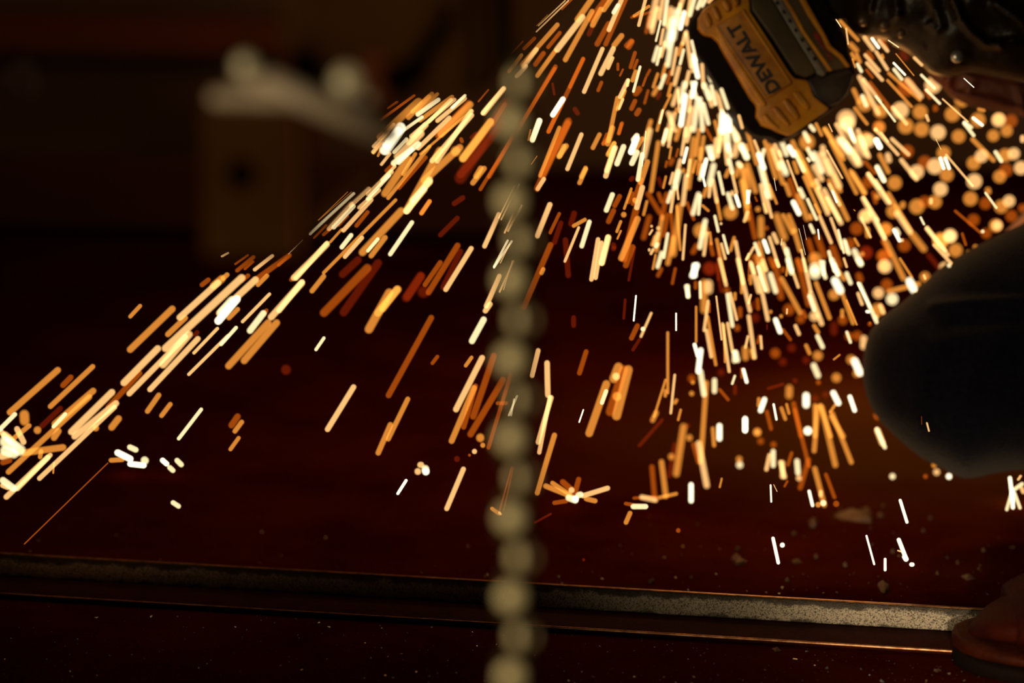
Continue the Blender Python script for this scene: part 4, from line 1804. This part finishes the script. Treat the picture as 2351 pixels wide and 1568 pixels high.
1290 270 1230 330 24 o
1150 375 1035 510 40 w
1130 380 1050 470 46 y
1150 430 1090 490 26 o
1300 360 1158 505 18 l
1275 445 1190 555 34 y
1285 435 1265 470 22 b
1460 300 1290 490 36 l
1300 490 1085 725 38 o
1340 490 1160 700 38 o
900 470 795 570 30 o
840 425 612 645 36 o
680 415 618 482 22 o
920 545 770 720 40 l
900 560 610 855 30 l
960 570 710 835 30 l
955 540 930 570 26 r
1050 525 925 655 18 l
1140 520 1055 615 20 y
1100 560 900 758 18 l
1560 570 1512 640 18 y
770 615 582 805 36 l
680 735 510 920 30 b
550 825 330 1040 36 l
570 880 345 1060 34 l
560 900 180 1260 26 l
290 720 35 945 34 o
350 755 292 815 30 b
455 705 232 915 28 o
460 820 250 1000 34 o
320 935 250 1010 20 y
440 850 30 1230 30 o
300 905 190 1010 30 r
240 1140 20 1350 30 l
250 1130 75 1310 26 l
80 935 -10 1025 24 y
580 950 525 1020 36 o
770 840 700 940 28 o
825 885 768 960 26 o
972 912 852 1068 20 y
1150 940 1102 1010 34 b
1168 970 1120 1035 26 o
1152 1048 1100 1120 22 o
1705 800 1565 1028 30 l
1880 340 1760 555 46 o
1880 980 1810 1142 30 o
1373 730 1373 730 54 r
610 1095 665 1120 30 y
550 1120 640 1165 34 w
610 1180 705 1190 30 w
680 1150 710 1180 40 y
770 1155 810 1190 28 w
805 1190 840 1222 28 y
840 1155 880 1195 28 y
820 1360 868 1392 26 y
520 1165 600 1160 26 o
520 1175 115 1568 7 b
0 1060 120 1130 60 y
0 1110 90 1140 50 y
115 920 120 1000 50 o
75 1000 120 1090 30 l
10 1030 90 1110 40 l
-10 1010 60 1090 30 l
100 1130 320 1100 36 o
180 1020 180 1020 40 o
290 1010 250 1070 34 o
460 1010 460 1010 34 o
0 1250 80 1310 36 y
0 1280 50 1300 26 l
30 1040 90 1130 40 o
-10 1150 60 1130 40 l
260 1170 255 1230 10 o
0 1180 60 1160 30 b
200 1110 190 1160 24 o
150 990 40 1080 26 o
"""
# ------------------------------------------------------------------ sparks
def capsule(a, b, r, m_cap=3, seg=12):
    """verts and faces of a round-ended rod from a to b"""
    d = (b - a); L = d.length
    d = d / L if L > 1e-6 else Vector((0, 0, 1))
    u = d.orthogonal().normalized(); v = d.cross(u)
    V_, F_ = [a - d * r], []
    rows = []
    angs = [(-1, k) for k in range(m_cap, 0, -1)] + [(-1, 0)] + [(1, 0)] + [(1, k) for k in range(1, m_cap + 1)]
    for s, k in angs:
        t = math.pi / 2 * k / (m_cap + 1); c = (a if s < 0 else b) + d * (s * r * math.sin(t)); rr = r * math.cos(t)
        rows.append(len(V_))
        V_ += [c + (u * math.cos(2 * math.pi * j / seg) + v * math.sin(2 * math.pi * j / seg)) * rr for j in range(seg)]
    V_.append(b + d * r); e = len(V_) - 1
    for j in range(seg):
        q = (j + 1) % seg
        F_.append((0, rows[0] + q, rows[0] + j)); F_.append((e, rows[-1] + j, rows[-1] + q))
        for i in range(len(rows) - 1): F_.append((rows[i] + j, rows[i] + q, rows[i + 1] + q, rows[i + 1] + j))
    return V_, F_


COC = F * 0.085 / 3.3


def zone(x, y):
    if x < 330 and y > 900: return 'in the lower left corner splash'
    if y > 1020 and x < 520: return 'on the floor at far lower left'
    if y > 1130 and x > 1500: return 'just over the floor behind the bar'
    if y > 1010 and 1180 < x < 1600: return 'near the splashes right of the chain'
    if x > 1980 and y > 560: return 'around the kneeling leg'
    if x < 700: return 'in the slanting stream at far left'
    if x < 1110 and y < 420: return 'in the bright bundle left of the chain'
    if x < 1130 and y < 640: return 'between the bright bundle and the chain'
    if x < 1130: return 'low between left stream and chain'
    if x < 1240: return 'just behind the hanging chain'
    if x < 1440 and y < 330: return 'between the stand and dense fall'
    if x < 1500 and y < 720: return 'midway between chain and dense fall'
    if x < 1580 and y > 640: return 'low, right of the chain'
    if x > 1920 and y < 330: return 'between battery and leather sleeve'
    if x > 1960: return 'above the kneeling leg'
    if x < 1760 and y < 330: return 'in the fall beside the battery'
    if y < 640 and x < 1720: return 'in the fall below the battery\'s left'
    if y < 640: return 'in the spray beneath the battery'
    if y < 860: return 'in the spray left of the knee'
    return 'low and left of the kneeling leg'


items = []
for block in SPARKS.strip().split('#'):
    rows = block.strip().split('\n')
    if len(rows) < 2: continue
    ox, oy, sc = (float(q) for q in rows[0].split())
    for r_ in rows[1:]:
        q = r_.split(); wpx = float(q[4]) / sc
        if wpx <= 0.5 or q[5] not in TIER: continue
        x0, y0, x1, y1 = ox + float(q[0]) / sc, oy + float(q[1]) / sc, ox + float(q[2]) / sc, oy + float(q[3]) / sc
        L = math.hypot(x1 - x0, y1 - y0)
        items.append([x0, y0, x1, y1, wpx, q[5], L])
meshes = []
for it in items:
    x0, y0, x1, y1, wpx, tr, L = it
    disc = L < wpx * 1.25
    if L > 0.01:
        k = min(0.5, wpx * 0.5 / L); dx, dy = (x1 - x0) * k, (y1 - y0) * k
        x0, y0, x1, y1 = x0 + dx, y0 + dy, x1 - dx, y1 - dy
    xm, ym = (x0 + x1) / 2, (y0 + y1) / 2
    coc = 0.30 * wpx
    over_knee = xm > 2090 and 700 < ym < 1000
    if xm > 1480 and not over_knee and ym < 1150: coc = max(coc, min(0.6 * wpx, 13))
    if over_knee: coc = 2
    # blurred by distance: choose the depth whose blur the streak shows
    z = 1 / (1 / ZF - coc / COC)
    if over_knee: z = 1.57
    z = min(z, floor_depth(max(y0, y1) + wpx / 2) - 0.004) if max(y0, y1) > 300 else z
    coc = abs(1 / z - 1 / ZF) * COC
    t = max(0.4 * wpx, wpx - coc * 0.5)
    r = t / 2 / F * z
    z2 = z * (1 + random.uniform(-.004, .004)) if not disc else z
    a, b = point(x0, y0, z), point(x1, y1, z2)
    if (a - b).length < 1e-5: b = a + Vector((0, 0, 1e-4))
    vis = max(0, min(2351, max(x0, x1)) - max(0, min(x0, x1)) + wpx) * 0 + (L + wpx) * wpx
    if max(x0, x1) < 0 or min(y0, y1) < -200 or ym < 0 or xm > 2351: vis *= 0.2
    meshes.append([vis, a, b, r, tr, disc, xm, ym, L, wpx, x1 - x0, y1 - y0])
meshes.sort(key=lambda q: -q[0])
n_s = n_d = 0; rest = []; made = []
from collections import Counter
for q in meshes:
    vis, a, b, r, tr, disc, xm, ym, L, wpx, dx, dy = q
    if (disc and n_d >= 290) or (not disc and n_s >= 300): rest.append(q); continue
    zn = zone(xm, ym)
    colour = TIER[tr][1]
    if disc:
        n_d += 1
        size = 'big' if wpx > 40 else 'medium-sized' if wpx > 24 else 'small'
        nm, cat = 'glowing_droplet', 'droplet'
        label = f'{size} {colour} round glowing droplet {zn}'; group = 'round glowing droplets ' + zn
    else:
        n_s += 1
        size = 'long' if L > 110 else 'short' if L < 55 else 'medium-length'
        wdt = 'broad' if wpx > 17 else 'thin' if wpx < 9 else ''
        ang = math.degrees(math.atan2(abs(dy), dx if dy >= 0 else -dx))
        lean = 'upright' if 80 < ang < 100 else 'left-slanting' if ang >= 100 else 'right-slanting'
        nm, cat = 'spark', 'spark'
        label = ' '.join(f'{size} {wdt} {colour} {lean} spark {zn}'.split()); group = 'spark streaks ' + zn
    c = (a + b) / 2
    Vv, Ff = capsule(a - c, b - c, r, 4 if disc else 3, 20 if disc else 14)
    me = bpy.data.meshes.new(nm); me.from_pydata(Vv, [], Ff)
    o = link(nm, me, GLOW[tr], None, True); o.location = c
    tag(o, label, cat, group); made.append((o, label, xm))
# labels shared by several: tell them apart by their order from the left
ORD = ['', 'second', 'third', 'fourth', 'fifth', 'sixth', 'seventh', 'eighth', 'ninth', 'tenth', 'eleventh', 'twelfth']
by_label = {}
for o, label, xm in made: by_label.setdefault(label, []).append((xm, o))
for label, lst in by_label.items():
    lst.sort(key=lambda q: q[0]); n = len(lst)
    if n == 1: continue
    for i, (_, o) in enumerate(lst):
        if i == 0: w_ = 'leftmost'
        elif i == n - 1: w_ = 'rightmost'
        elif i <= n // 2 and i < 12: w_ = ORD[i] + ' from left'
        elif n - 1 - i < 12: w_ = ORD[n - 1 - i] + ' from right'
        else: continue
        o['label'] = label + ', ' + w_
AV, AF, AM = [], [], []
keys = list(GLOW)
for q in rest:
    Vv, Ff = capsule(q[1], q[2], q[3], 3, 10); s = len(AV)
    AV += Vv; AF += [tuple(i + s for i in f) for f in Ff]; AM += [keys.index(q[4])] * len(Ff)
me = bpy.data.meshes.new('spark_spray'); me.from_pydata(AV, [], AF)
for k_ in keys: me.materials.append(GLOW[k_])
me.polygons.foreach_set('material_index', AM); me.shade_smooth()
o = bpy.data.objects.new('spark_spray', me); C.objects.link(o)
tag(o, 'the rest of the fine orange spark spray falling under the grinder', 'sparks', kind='stuff')
print('SPARKS', n_s, n_d, len(rest))
